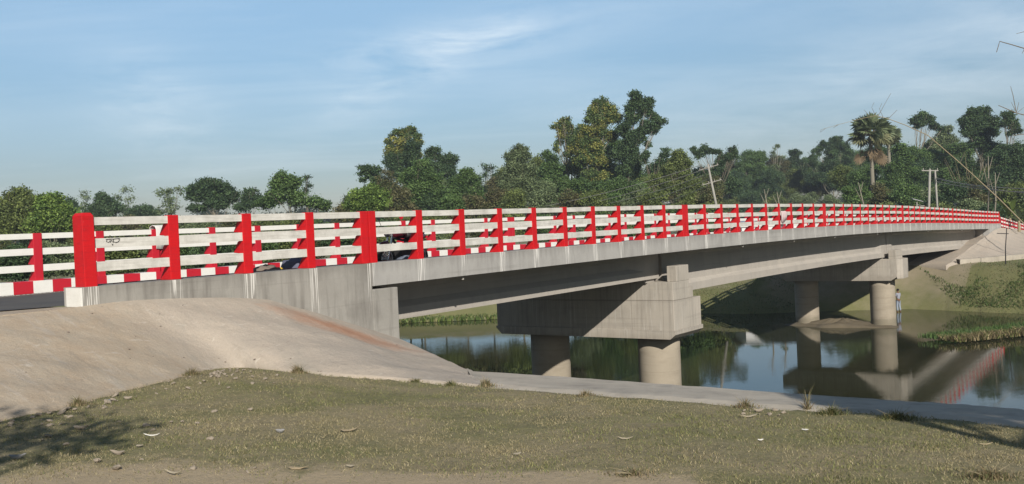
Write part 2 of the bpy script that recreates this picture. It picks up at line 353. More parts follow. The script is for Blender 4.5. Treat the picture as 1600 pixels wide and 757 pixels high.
def mk_water():
    m, nt, b, oc, out, t = newmat('river_water')
    b.inputs['Base Color'].default_value = (.028, .031, .015, 1); b.inputs['Roughness'].default_value = .012
    b.inputs['IOR'].default_value = 1.33; b.inputs['Specular IOR Level'].default_value = .5
    h = mth(nt, 'ADD', mth(nt, 'MULTIPLY', noise(nt, mapping(nt, oc, (1, 1, 1)), 1.6, 3, .5), .7), mth(nt, 'MULTIPLY', noise(nt, mapping(nt, oc, (.9, 2.2, 1), (0, 0, .2)), 5, 3, .5), .5))
    msk = ramp(nt, noise(nt, oc, .12, 3), [(.38, 0.08), (.6, 1.)])
    n = nt.nodes.new('ShaderNodeBump'); n.inputs['Distance'].default_value = .012
    nt.links.new(mth(nt, 'MULTIPLY', msk, .24), n.inputs['Strength']); nt.links.new(h, n.inputs['Height']); nt.links.new(n.outputs[0], b.inputs['Normal'])
    return m
M['water'] = mk_water()
def leafmat(name, trans=.3, rough=.6):
    m, nt, b, oc, out, t = newmat(name)
    v = nt.nodes.new('ShaderNodeAttribute'); v.attribute_name = 'tint'
    nt.links.new(v.outputs['Color'], b.inputs['Base Color']); b.inputs['Roughness'].default_value = rough
    tr = nt.nodes.new('ShaderNodeBsdfTranslucent'); nt.links.new(v.outputs['Color'], tr.inputs[0])
    mx = nt.nodes.new('ShaderNodeMixShader'); mx.inputs[0].default_value = trans
    nt.links.new(b.outputs[0], mx.inputs[1]); nt.links.new(tr.outputs[0], mx.inputs[2]); nt.links.new(mx.outputs[0], out.inputs[0]); return m
M['leaf'] = leafmat('foliage'); M['blade'] = leafmat('grass_blades', .2)
M['bark'] = plain('bark', (.22, .19, .15), .9, 0, .5)
M['palebark'] = plain('pale_bark', (.27, .25, .20), .9, 0, .4)
M['bamboo'] = plain('dry_bamboo', (.33, .28, .18), .6, 0, .3)
M['mud'] = concrete('mud', (.15, .125, .085), (.105, .088, .06), streak=.3, vs=(1, 1, 1))
M['polecon'] = plain('pole_concrete', (.36, .35, .32), .8)
M['dark'] = plain('dark_metal', (.03, .03, .032), .5)
M['wire'] = plain('wire', (.30, .30, .29), .5)
M['tyre'] = plain('rubber', (.02, .02, .02), .85)
M['chrome'] = plain('chrome', (.7, .7, .7), .25, 1)
M['maroon'] = plain('maroon_enamel', (.09, .012, .02), .3)
M['bluegrey'] = plain('blue_grey_cover', (.16, .19, .25), .7)
M['seat'] = plain('vinyl', (.025, .02, .022), .5)
M['lamp'] = plain('red_plastic', (.6, .02, .04), .3)
M['cloth'] = plain('white_cloth', (.72, .71, .68), .9)
M['pinkcloth'] = plain('pale_pink_cloth', (.68, .55, .56), .9)
M['sack'] = plain('jute_sack', (.24, .20, .17), .95, 0, .4)
M['yellow'] = plain('yellow_plastic', (.75, .5, .03), .5)
M['purple'] = plain('slate_tarpaulin', (.16, .17, .25), .6, 0, .5)
M['skin'] = plain('skin', (.20, .11, .07), .6)
M['hair'] = plain('hair', (.012, .01, .01), .6)
M['shirt'] = plain('shirt', (.30, .32, .38), .9)
M['jeans'] = plain('pale_trousers', (.30, .35, .43), .9)
M['paper'] = plain('litter', (.42, .37, .28), .9, 0, .4)
M['board'] = plain('cardboard', (.36, .29, .19), .9, 0, .2)
M['stone'] = plain('rubble', (.36, .31, .25), .95, 0, .5)
M['stonegrey'] = plain('grey_rubble', (.33, .33, .33), .95, 0, .5)
M['housewall'] = paint('limewash', (.68, .70, .72), (.5, .5, .5), .4, .8, 1)
M['tin'] = plain('tin_roof', (.45, .46, .47), .4, .5)
M['shade'] = plain('window_dark', (.05, .05, .055), .4)
M['panel'] = plain('solar_panel', (.03, .04, .08), .2)

# ------------------------------------------------------------ near bank outline (real ground points)
far_k = [(729, 578), (740, 583), (850, 590), (1000, 601), (1100, 608), (1200, 616), (1300, 622.5), (1390, 629), (1455, 633), (1530, 638), (1600, 644), (1720, 655)]
near_k = [(742, 602), (760, 604), (850, 613), (1000, 623), (1100, 630.5), (1200, 638), (1300, 644), (1390, 647), (1440, 651), (1490, 656), (1600, 668), (1720, 684)]
toe = [(-420, 790), (-200, 715), (0, 656), (90, 641), (180, 613), (270, 593), (358, 574), (430, 579), (520, 587), (620, 594), (760, 604)]
toeW = [G(*p) for p in toe]; farW = [on_z(px, py, 4.66) for px, py in far_k]; nearW = [G(*p) for p in near_k]
A = on_t(626, 530, -.09); Bp = farW[1]
foot = [(-9.0, 6.1), (-5.0, 6.12), (-2.2, 6.13), (-1.0, 6.15), (-.25, 6.17), (.6, 6.2), (1.4, 6.15), (2.9, 6.09), (3.7, 5.92), (4.65, 5.58), (6.1, 5.09)]
topW = [np.array(W3(s, -.09, z)) for s, z in foot]+[A]

# terrain -------------------------------------------------------------------
foot_poly = [tuple(p[:2]) for p in toeW[:-1]]+[tuple(p[:2]) for p in nearW[1:]]+[tuple(p[:2]) for p in farW[:0:-1]]+[tuple(A[:2]), W3(6.1, -.1)[:2], W3(6.1, 7.9)[:2], W3(-60, 7.9)[:2], W3(-60, -.2)[:2]]
def seg_dist(x, y, poly, closed=True):
    d = np.full(x.shape, 1e9); n = len(poly)
    for i in range(n if closed else n-1):
        ax, ay = poly[i]; bx, by = poly[(i+1) % n]; vx, vy = bx-ax, by-ay; L = vx*vx+vy*vy+1e-12
        u = np.clip(((x-ax)*vx+(y-ay)*vy)/L, 0, 1); d = np.minimum(d, np.hypot(x-ax-u*vx, y-ay-u*vy))
    return d
def inside(x, y, poly):
    c = np.zeros(x.shape, bool); n = len(poly)
    for i in range(n):
        ax, ay = poly[i]; bx, by = poly[(i+1) % n]
        if ay == by: continue
        k = ((ay > y) != (by > y)) & (x < (bx-ax)*(y-ay)/(by-ay)+ax); c ^= k
    return c
bankfar_xy = [(-500, 110), (-200, 96), (-60, 82), (-8, 75.5), (2, 75.2), (14.4, 71.8), (17, 69.6), (23, 69), (28.5, 68.2), (32.5, 63), (37, 58), (52, 47), (90, 20), (300, -80), (900, -300)]
far_poly = bankfar_xy+[(900, 1500), (-500, 1500)]
stB = to_st(*Bp[:2]); stE = to_st(*farW[-1][:2])
near_edge = [(-900, -400), (stE[0]-20, -160), (stE[0]-3, -40), (stE[0], stE[1])]+[to_st(*p[:2]) for p in farW[-2:0:-1]]+[(6.9, 0), (6.95, 7.9), (8, 14), (6, 30), (-4, 70), (-60, 200)]
nx = [W3(s, t)[:2] for s, t in near_edge]; near_poly = nx+[(-900, 60), (-900, -400)]
def axis(parts):
    o = []
    for a, b, st in parts: o += list(np.arange(a, b, st))
    return np.array(o)
def grow(a, b, k):
    o = [a]; d = k
    while abs(o[-1]) < abs(b): o.append(o[-1]+math.copysign(d, b)); d *= 1.35
    return o[1:]
ss = np.array(sorted(grow(-14, -400, .8))+list(np.arange(-14, 12, .16))+list(np.arange(12, 44, 3))+list(np.arange(44, 92, .7))+grow(92, 1500, 1.5))
tt = np.array(sorted(grow(-22, -700, .8))+list(np.arange(-22, 1, .16))+list(np.arange(1, 30, 1.2))+grow(30, 1500, 2))
SS, TT = np.meshgrid(ss, tt, indexing='ij')
X = P0[0]+U[0]*SS+T[0]*TT; Y = P0[1]+U[1]*SS+T[1]*TT
def fbm(x, y, s):
    return (np.sin(x*s+1.3*np.sin(y*s*.7))*np.sin(y*s*1.1+.9*np.sin(x*s*.6))+.5*np.sin(x*s*2.3+y*s*1.7)*np.sin(y*s*2.9-x*s))/1.5
D = np.clip(4.1-SS, 0, None)
Zn = 4.65+.8*np.minimum(1, D/12)**.7+.17*np.exp(-((SS-.3)/3.2)**2-((TT+2)/2.4)**2)+.02*np.sin(X*1.3+.7*Y)*np.sin(Y*.9)+.012*fbm(X, Y, 5.0)
Zn = np.where(TT > 7.9, 4.6+.25*fbm(X, Y, .35), Zn)
nin = inside(X, Y, near_poly); nd = seg_dist(X, Y, nx, False)
Z = np.where(nin, Zn, np.maximum(Zn-.1-nd*.95, -1.6))
fin = inside(X, Y, foot_poly); fd = seg_dist(X, Y, foot_poly)
Z = np.where(fin & nin, Z-np.minimum(.5, fd*1.0), Z)
# far side
finf = inside(X, Y, far_poly); dfar = seg_dist(X, Y, bankfar_xy, False)*np.where(finf, 1, -1)
Zf = np.interp(dfar, [-3, -.3, 0, .8, 2.5, 7, 9, 16, 30, 80], [-1.6, -.35, .02, .5, 1.25, 2.1, 2.45, 2.9, 3.1, 3.2])
Zf = Zf+np.clip(dfar, 0, 3)/3*(.16*fbm(X, Y, .55)+.12*fbm(X, Y, 1.9)+.07*fbm(X+3, Y, 3.7))
Z = np.where(dfar > -3, np.maximum(Z, Zf), Z)
# embankment of the far abutment and its approach
emb = np.interp(SS, [68.5, 84, 400], [0, 1, 1])*np.clip(1-np.maximum(np.abs(TT-3.9)-4.0, 0)/1.8, 0, 1)
Z = np.where((dfar > .5) & (SS > 62) & (TT < 14), np.maximum(Z, np.minimum(2.9, .1+dfar*.62)+emb*1.6), Z)
tint = np.zeros(X.shape+(4,), np.float32); tint[..., 3] = 1
edge = np.exp(-((Y-6.85)/.42)**2)*(1-.3*np.abs(X)/5)
tint[..., 0] = np.clip(edge*1.25*(X > -1.7)*np.clip((1.6-X)/.8, 0, 1)+.8*np.exp(-(((X+2.9)/1.3)**2+((Y-7.1)/.55)**2))+.30*np.exp(-((Y-7.8)/1.4)**2)+.2*np.exp(-(((X+4)/2.2)**2+((Y-10)/2.4)**2)), 0, 1)
tint[..., 1] = np.where(Y > 35, .8, 0)
tint[..., 2] = np.where((dfar > -4), np.clip(.55-np.abs(dfar-5.5)/12, 0, .42)+np.where((SS > 60) & (TT < 12) & (TT > -3), .25, 0)-np.where((TT < -1.2), .35, 0), 0)
ni, nj = X.shape; idx = np.arange(ni*nj).reshape(ni, nj)
F4 = np.stack([idx[:-1, :-1], idx[1:, :-1], idx[1:, 1:], idx[:-1, 1:]], -1).reshape(-1, 4)
g = mesh_np('ground', np.stack([X, Y, Z], -1).reshape(-1, 3), F4, M['ground'], smooth=True, col=tint.reshape(-1, 4))
tag(g, kind='structure')
w = mesh_np('water', [(-1500, -900, 0), (1800, -900, 0), (1800, 1500, 0), (-1500, 1500, 0)], [(0, 1, 2, 3)], M['water']); tag(w, kind='structure')

# ------------------------------------------------------------ bridge frame
RZ = math.pi/2-AZ; ORG = (P0[0], P0[1], 0)
def loc(p): s, t = to_st(p[0], p[1]); return (s, t, p[2])
def ruled(name, top, bot, n, m, mat, parent, sag=0, rough=.015, thick=None):
    def resample(P, n):
        P = [np.array(p, float) for p in P]; L = np.cumsum([0]+[np.linalg.norm(P[i+1]-P[i]) for i in range(len(P)-1)])
        return [np.array([np.interp(x, L, [p[c] for p in P]) for c in range(3)]) for x in np.linspace(0, L[-1], n)]
    a = resample(top, n); b = resample(bot, n); vs = []; fs = []
    for i in range(n):
        for j in range(m):
            v = j/(m-1); p = a[i]*(1-v)+b[i]*v; p[2] -= sag*4*v*(1-v)
            p[2] += rough*math.sin(p[0]*3.1+j*.3)*math.sin(p[1]*2.3+i*.11)*min(1, 4*v*(1-v))
            vs.append(p)
    for i in range(n-1):
        for j in range(m-1): fs.append((i*m+j, (i+1)*m+j, (i+1)*m+j+1, i*m+j+1))
    return mesh_np(name, vs, fs, mat, parent, smooth=True)
# lining of the near abutment slope, one ruled skin matching top and toe by hand
lin_top = [loc(p) for p in topW]+[loc(A*.5+Bp*.5), loc(Bp)]
lin_bot = [loc(p+np.array([0, 0, .02])) for p in toeW]
def arr(P): return [tuple(p) for p in P]
def topat(q): return np.array((q, -.09, float(np.interp(q, [p[0] for p in foot]+[6.91], [p[1] for p in foot]+[4.8]))))
bt = [np.array(p) for p in lin_bot]
pairs_top = [topat(q) for q in (-9, -5, -2.6, -1.6, -.9, -.1, .6, 1.8, 3.2, 4.65, 6.1)]+[np.array(lin_top[11]), np.array(lin_top[12]), np.array(lin_top[13])]
pairs_bot = bt[:10]+[bt[9]*.75+bt[10]*.25, bt[9]*.5+bt[10]*.5, bt[9]*.25+bt[10]*.75, bt[10]]
def skin(name, tp, bo, mat, parent, sub=14, m=44, sag=0, skirt=None):
    a = []; b = []
    for i in range(len(tp)-1):
        for q in range(sub):
            u = q/sub; a.append(np.array(tp[i])*(1-u)+np.array(tp[i+1])*u); b.append(np.array(bo[i])*(1-u)+np.array(bo[i+1])*u)
    a.append(np.array(tp[-1])); b.append(np.array(bo[-1]))
    for _ in range(60):                      # soften the corners
        lim = int(8.2*sub) if _ > 4 and len(tp) > 12 else len(a)-1
        if _ > 4 and len(tp) <= 12: break
        for L in (a, b):
            c = [L[0]]+[(L[i-1]+L[i]*2+L[i+1])/4 for i in range(1, lim)]+L[lim:]; L[:] = c
    vs = []; fs = []
    for i in range(len(a)):
        for j in range(m):
            v = j/(m-1); p = a[i]*(1-v)+b[i]*v; p = p.copy(); p[2] -= sag*4*v*(1-v)*min(1, i/6)
            e = min(1, 6*v*(1-v)*2); p[2] += e*(.016*math.sin(p[0]*2.7+1.7*math.sin(p[1]*1.3))+.010*math.sin(p[1]*5.1+p[0]*3.7)+.006*math.sin(p[0]*13+2*math.sin(p[1]*7))*math.sin(p[1]*11+p[0]*4)+.004*math.sin(p[0]*29+p[1]*17)*math.sin(p[1]*23-p[0]*9))
            vs.append(p)
    for i in range(len(a)-1):
        for j in range(m-1): fs.append((i*m+j, (i+1)*m+j, (i+1)*m+j+1, i*m+j+1))
    nn = len(a)
    for i in range(nn):                      # a buried skirt gives the slab its thickness
        p = b[i].copy(); p[2] -= .35; vs.append(p)
    for i in range(nn-1): fs.append((i*m+m-1, (i+1)*m+m-1, nn*m+i+1, nn*m+i))
    return mesh_np(name, vs, fs, mat, parent, smooth=True)
emb_root = empty('embankment_slope', ORG, RZ, 'sandy concrete slope lining beside the near wing wall with a brick red stain', 'slope lining')
skin('lining', pairs_top, pairs_bot, M['lining'], emb_root)
# sloping face from the A-B edge down to the river (continues round under the bridge)
dn = [np.array(lin_top[11]), np.array(lin_top[12]), np.array(lin_top[13])]
ed = [np.array((6.96, 7.9, 4.8))]+dn
dd = [np.array((14, 9.5, -.6)), np.array((13.8, -1.6, -.6)), np.array((12.6, -4, -.6)), np.array((11.6, -5.5, -.6))]
skin('river_face', ed, dd, M['lining'], emb_root, sub=6, m=10)
def strip(name, P, Q, mat, parent, lip=.0, drop=1.6):
    vs = []; fs = []; n = len(P)
    for p, q in zip(P, Q):
        p = np.array(p); q = np.array(q)
        out = p-q; out[2] = 0; L = np.linalg.norm(out); out = out/L if L > 0 else out
        vs += [q+np.array([0, 0, -.3]), q+np.array([0, 0, -.02]), q*.88+p*.12+np.array([0, 0, .028]), p+np.array([0, 0, lip]), p+out*.05+np.array([0, 0, lip-.06]), p+out*(drop)+np.array([0, 0, lip-.1-drop*1.0])]
    for i in range(n-1):
        for j in range(5): fs.append((i*6+j, (i+1)*6+j, (i+1)*6+j+1, i*6+j+1))
    o = mesh_np(name, vs, fs, mat, parent); return o
def dense(P, k):
    o = []
    for i in range(len(P)-1):
        for q in range(k): o.append(np.array(P[i])*(1-q/k)+np.array(P[i+1])*q/k)
    o.append(np.array(P[-1])); return o
jr = random.Random(3)
PF = dense([loc(p) for p in farW], 8); PN = dense([loc(p) for p in nearW], 8)
for i in range(1, len(PF)): PF[i] = PF[i]+np.array([jr.uniform(-.02, .02), 0, jr.uniform(-.002, .002)]); PN[i] = PN[i]+np.array([jr.uniform(-.03, .03), 0, 0])
kroot = empty('bank_kerb', ORG, RZ, 'low pale concrete kerb along the top of the grassy near bank above the water', 'kerb')
strip('kerb_strip', PF, PN, M['kerb_concrete'], kroot, lip=.03)

# road ---------------------------------------------------------------------
def loft(mb, prof, s0, s1, ref, step=.8, m=0, caps=True):
    n = max(2, int(math.ceil((s1-s0)/step))+1); L = np.linspace(s0, s1, n); k = len(prof)
    vs = [(s, t, ref(s)+z) for s in L for t, z in prof]; fs = []
    for i in range(n-1):
        for j in range(k): fs.append((i*k+j, (i+1)*k+j, (i+1)*k+(j+1) % k, i*k+(j+1) % k))
    if caps: fs += [tuple(range(k)), tuple(range((n-1)*k, n*k))]
    return mb.add(vs, fs, m)
vs = []; fs = []; Ls = list(np.arange(-70, 120, 1.0))
for s in Ls:
    t0 = .47 if s > -.4 else .47+min(.6, (-.4-s)*.5); t1 = 7.37
    zs = kt(s)-.292 if s < 84 else kt(s)-.292-max(0, s-88)*.045
    for t in (t0, t0+.3, 3.9, t1): vs.append((s, t, zs+{3.9: -.02, t1: -.105}.get(t, 0)))
for i in range(len(Ls)-1):
    for j in range(3): fs.append((i*4+j, (i+1)*4+j, (i+1)*4+j+1, i*4+j+1))
road = mesh_np('road', vs, fs, M['asphalt'], smooth=True); road.location = ORG; road.rotation_euler = (0, 0, RZ); tag(road, kind='structure')
# earth shoulder carrying the road west of the bridge
mb = MB(); loft(mb, [(-.1, -.302), (3.9, -.33), (7.9, -.42), (12.5, -2.4), (-.1, -2.4)], -70, -.22, kt, 2)
sh = mb.build('road_shoulder', M['lining']); sh.location = ORG; sh.rotation_euler = (0, 0, RZ); tag(sh, kind='structure')

# bridge ---------------------------------------------------------------------
JN = [6.22, 21.8, 52.92, 84.12]
bridge = empty('bridge', ORG, RZ, 'grey concrete girder bridge deck arching gently over the river', 'bridge')
def uvfix(o):                                 # UV = (post index, depth below the kerb top)
    me = o.data; l = me.uv_layers.new(name='UVMap') if not me.uv_layers else me.uv_layers[0]
    for lo in me.loops:
        v = me.vertices[lo.vertex_index].co; l.data[lo.index].uv = (kk(v.x), kt(v.x)-v.z)
for a, b in zip(JN[:-1], JN[1:]):
    mb = MB(); loft(mb, [(-.06, -.005), (-.05, .005), (.44, .005), (.44, -.3), (7.38, -.41), (7.38, -.105), (7.88, -.105), (7.88, -.53), (-.06, -.48)], a+.02, b-.02, kt)
    uvfix(mb.build('deck_slab', M['fascia'], bridge))
def girder(a, b, t0, dep):
    o = MB(); w_ = .62
    def prof(k): # k 0 end block, 1 web
        e = .14*k
        return [(t0, -dep), (t0+w_, -dep), (t0+w_, -dep+.28), (t0+w_-e, -dep+.28+.14*k), (t0+w_-e, -.62-.1*k), (t0+w_, -.60), (t0+w_, -.47), (t0, -.47), (t0, -.60), (t0+e, -.62-.1*k), (t0+e, -dep+.28+.14*k), (t0, -dep+.28)]
    st = [(a, 0), (a+1.1, 0), (a+1.9, 1)]+[(x, 1) for x in np.arange(a+3, b-2.4, 1.5)]+[(b-1.9, 1), (b-1.1, 0), (b, 0)]
    vs = []; fs = []; k = 12
    for s, q in st: vs += [(s, t, kt(s)+z) for t, z in prof(q)]
    for i in range(len(st)-1):
        for j in range(k): fs.append((i*k+j, (i+1)*k+j, (i+1)*k+(j+1) % k, i*k+(j+1) % k))
    fs += [tuple(range(k)), tuple(range((len(st)-1)*k, len(st)*k))]
    o.add(vs, fs); return o
for a, b, dep in ((6.35, 21.68, 1.42), (21.93, 52.8, 2.06), (53.04, 83.9, 2.08)):
    for t0 in (1.05, 3.6, 6.15): girder(a, b, t0, dep).build('girder', M['girder'], bridge, recalc=True)
# painted kerb face blocks, one band on each side of the road
for tf, tb, tw, XF in ((7.366, 7.376, 7.876, -.11), (.454, .454, .40, 0)):
    mb = MB(); q = -1.6; i = 0
    while q < 90.3:
        a, b = q, min(q+.45, 90.3)
        if not (tf < 1 and a < -.1):
            mb.add([(a, tf, kt(a)-.27+XF), (b, tf, kt(b)-.27+XF), (b, tf, kt(b)+.012+XF), (a, tf, kt(a)+.012+XF), (a, tw, kt(a)+.012+XF), (b, tw, kt(b)+.012+XF)], [(0, 1, 2, 3), (3, 2, 5, 4)], i % 2)
        q += .45; i += 1
    mb.build('painted_kerb', [M['white2'], M['red2']], bridge, recalc=False)
mb = MB(); loft(mb, [(7.38, -.11), (7.88, -.11), (7.88, -.6), (7.38, -.6)], -12, 6.24, kt); mb.build('edge_beam', M['fascia'], bridge)
for s in (9.4, 27, 33, 39, 47, 60, 72): mb = MB(); mb.tube([(s, .05, kt(s)-.42), (s, .05, kt(s)-.58)], .03, 8); mb.build('drain_spout', M['polecon'], bridge)

# abutments ------------------------------------------------------------------
ab = empty('abutment', ORG, RZ, 'near concrete abutment with long stained wing wall and white painted end block', 'abutment')
mb = MB(); loft(mb, [(-.09, 0), (.44, 0), (.44, -.3), (.3, -.3), (.3, -2.4), (-.09, -2.4)], -.2, 6.17, kt, .4)
uvfix(mb.build('wing_wall', M['wall'], ab))
mb = MB(); mb.box((6.17, -.094, 2.0), (6.95, 1.0, 5.93)); mb.box((5.6, 1.0, 2.0), (6.95, 7.9, 5.03)); mb.box((5.3, .31, 3.0), (6.17, 7.9, 6.1))
o = mb.build('stem', M['wall'], ab, bevel=.015); uvfix(o)
mb = MB(); mb.box((-.235, -.096, kt(0)-.30), (-.203, .32, kt(0)-.005)); mb.build('painted_end', M['white2'], ab)
ab2 = empty('abutment', ORG, RZ, 'far concrete abutment where the bridge lands on the sandy bank', 'abutment')
mb = MB(); loft(mb, [(-.09, 0), (.44, 0), (.44, -2.6), (-.09, -2.6)], 84.15, 90.6, kt, .6)
uvfix(mb.build('wing_wall', M['fascia'], ab2))
mb = MB(); mb.box((84.2, .45, 1.5), (86, 7.9, kt(85)-.5)); mb.box((83.6, .5, 1.5), (84.19, 7.7, 3.5))
mb.build('stem', M['girder'], ab2, bevel=.015)
# far sand-coloured slope
ft = [(84.6, -.12, 4.9), (86, -.12, 5.05), (88.5, -.12, 5.15), (90.8, -.12, 5.2), (95, -.12, 4.95), (101, -.12, 4.75), (108, -.12, 4.45), (125, -.12, 4.0)]
fb = [loc(on_z(px, py, z)) for px, py, z in ((1478, 415, 2.95), (1496, 413, 2.95), (1515, 411.5, 2.95), (1540, 409.5, 2.95), (1565, 407, 2.95), (1595, 404, 2.95), (1640, 400, 2.9), (1760, 392, 2.9))]
emb2 = empty('embankment_slope', ORG, RZ, 'smooth sand coloured slope lining below the far end of the bridge', 'slope lining')
skin('lining', ft, fb, M['lining'], emb2, sub=5, m=12)
skin('river_face', [(84.1, 9, 4.4), (84.1, 4, 4.4), (84.4, -.12, 4.7)], [(70, 11, 2.95), (69.3, 4, 2.95), fb[0]], M['lining'], emb2, sub=6, m=8)
mb = MB(); vs = []
fbd = dense(fb[1:], 3)
for i, p in enumerate(fbd):
    vs += [p+np.array((-.12, -.2, -1.2)), p+np.array((-.12, -.2, .34)), p+np.array((.1, .1, .38)), p+np.array((.1, .1, -.6))]
fs = [(i*4+j, (i+1)*4+j, (i+1)*4+j+1, i*4+j+1) for i in range(len(fbd)-1) for j in range(3)]
mesh_np('toe_beam', vs, fs, M['kerb_concrete'], emb2)

# piers ----------------------------------------------------------------------
def cylinder_col(sc, tc, top):
    mb = MB(); n = 48; prof = [(.75, -3.0)]+[(.75+random.uniform(-.004, .004), z) for z in np.arange(-2.5, top-.1, .5)]+[(.75, top)]
    mb.lathe(prof, (sc, tc, 0), 2, n); return mb
p1 = empty('bridge_pier', W3(22.1, 3.9, -1.5), RZ, 'near bridge pier, its big cross beam half in diagonal shade', 'pier', 'bridge piers')
def inpier(o, root, sc, tc, zc): o.location = (-sc, -tc, -zc)
mb = MB(); mb.prism([(.2, 3.33), (.42, 3.1), (7.45, 3.1), (7.72, 3.36), (7.72, 4.38), (.2, 4.38)], 0, 21.0, 23.2)
mb.box((21.003, .203, 4.375), (22.3, 7.7, 5.02)); mb.box((22.3, .21, 4.375), (22.62, 1.0, 4.78)); mb.box((21.3, .2, 5.015), (22.3, .56, 5.56))
o = mb.build('pier_cap', M['cap'], p1, bevel=.02); inpier(o, p1, 22.1, 3.9, -1.5)
mb = MB(); mb.prism([(.16, 3.36), (.16, 3.22), (.36, 3.06), (7.5, 3.06), (7.75, 3.3), (7.75, 3.36)], 0, 20.96, 23.24); o = mb.build('formwork_lip', M['cap'], p1); inpier(o, p1, 22.1, 3.9, -1.5)
for tc_ in (1.38, 6.03):
    o = cylinder_col(22.1, tc_, 3.08).build('column', M['column'], p1, smooth=True); inpier(o, p1, 22.1, 3.9, -1.5)
for t0 in (1.15, 3.7, 6.25):
    for bx_ in (((20.9, t0, 5.0), (21.5, t0+.4, kt(21.2)-1.42)), ((22.35, t0, 4.36), (22.9, t0+.4, kt(22.6)-2.06))): mb = MB(); mb.box(*bx_); o = mb.build('bearing', M['girder'], p1); inpier(o, p1, 22.1, 3.9, -1.5)
p2 = empty('bridge_pier', W3(52.9, 3.9, -1.5), RZ, 'far bridge pier standing on a mud mound by the far bank', 'pier', 'bridge piers')
mb = MB(); mb.prism([(.25, 3.12), (.62, 2.88), (7.15, 2.88), (7.62, 3.25), (7.62, 4.22), (.25, 4.22)], 0, 51.95, 53.85)
mb.prism([(51.95, .26), (52.25, -.05), (53.55, -.05), (53.85, .26)], 2, 3.0, 4.21)
mb.box((52.1, .3, 4.215), (53.7, .75, 4.75))
o = mb.build('pier_cap', M['cap'], p2, bevel=.02); inpier(o, p2, 52.9, 3.9, -1.5)
for tc_ in (1.38, 6.15):
    o = cylinder_col(52.9, tc_, 2.9).build('column', M['column'], p2, smooth=True); inpier(o, p2, 52.9, 3.9, -1.5)
for t0 in (1.15, 3.7, 6.25): mb = MB(); mb.box((52.1, t0, 4.2), (53.7, t0+.4, kt(52.9)-2.07)); o = mb.build('bearing', M['girder'], p2); inpier(o, p2, 52.9, 3.9, -1.5)

# railings ------------------------------------------------------------------
def post_mesh(w=.2, d=.12):
    mb = MB(); h = w/2
    prof = [(0, 0), (0, 1.1), (d, 1.1), (d, .965), (d+.035, .955), (d+.155, .775), (d+.155, .765), (d+.02, .755), (d+.02, .60), (d+.05, .585), (d+.17, .40), (d+.17, .385), (d+.02, .375), (d+.02, .22), (d+.05, .21), (d+.19, .02), (d+.19, 0)]
    mb.prism([(t, z) for t, z in prof], 0, -h, h)
    return mb
RAILS = ((.965, 1.09), (.60, .752), (.225, .378))
def make_railing(t0, label, rail_m, post_m, first, drop_end):
    root = empty('railing', W3(0, t0, -.11 if t0 > 1 else 0), RZ, label, 'railing', 'red and white bridge railings')
    def zb(s): return kt(s)+.003
    pr = post_mesh().build('post', post_m, root, bevel=.012)
    ks = []
    for k in range(first, 59):
        if k == 0: continue
        if k in (4, 14, 24, 34, 44, 54): ks += [S(k)-.125, S(k)+.125]
        else: ks.append(S(k))
    for i, s in enumerate(ks):
        o = pr if i == 0 else pr.copy()
        if i: COL.objects.link(o); o.parent = root
        o.location = (s, 0, zb(s)); o.rotation_euler = (random.uniform(-.006, .006), random.uniform(-.006, .006), random.uniform(-.02, .02))
    cuts = [S(first)+.02 if first else .1]+[S(k) for k in (4, 14, 24, 34, 44, 54)]+[S(58)]
    cuts = sorted(set(cuts))
    for a, b in zip(cuts[:-1], cuts[1:]):
        ga = .14 if a > 1 else 0; gb = .14 if b < 90 else 0
        for z0, z1 in RAILS:
            mb = MB(); n = max(2, int((b-a)/DP)+1); L = []
            s = a+ga
            L = sorted(set([round(a+ga, 3)]+[round(x, 3) for x in ks if a+ga < x < b-gb]+[round(b-gb, 3)]))
            vs = []; fs = []
            for x in L:
                j0 = random.uniform(-.006, .006)
                for t, z in ((.018, z0), (.125, z0), (.125, z1), (.018, z1)): vs.append((x, t, zb(x)+z+j0))
            for i in range(len(L)-1):
                for j in range(4): fs.append((i*4+j, (i+1)*4+j, (i+1)*4+(j+1) % 4, i*4+(j+1) % 4))
            fs += [(0, 1, 2, 3), tuple((len(L)-1)*4+j for j in range(4))]
            mb.add(vs, fs).build('rail', rail_m, root)
    if first == 0:
        for s in (0, 90.28+.1):
            mb = MB(); hh = 1.16 if s < 1 else 1.0
            mb.add([(-.10, -.01, -.02), (.11, -.01, -.02), (.11, .28, -.02), (-.10, .28, -.02), (-.11, -.02, hh-.05), (.09, -.02, hh-.05), (.09, .25, hh-.05), (-.11, .25, hh-.05), (-.08, .01, hh), (.06, .01, hh), (.06, .22, hh), (-.08, .22, hh)],
                   [(0, 1, 5, 4), (1, 2, 6, 5), (2, 3, 7, 6), (3, 0, 4, 7), (4, 5, 9, 8), (5, 6, 10, 9), (6, 7, 11, 10), (7, 4, 8, 11), (8, 9, 10, 11), (3, 2, 1, 0)])
            o = mb.build('end_post', post_m, root, bevel=.008); o.location = (s, 0, zb(s))
    return root
nr = make_railing(0, 'near red and white railing with the thick red end post, nearest the grass', M['white'], M['red'], 0, True)
fr_ = make_railing(7.42, 'second railing across the road, behind the near one, above the striped kerb', M['white2'], M['red2'], -6, False)
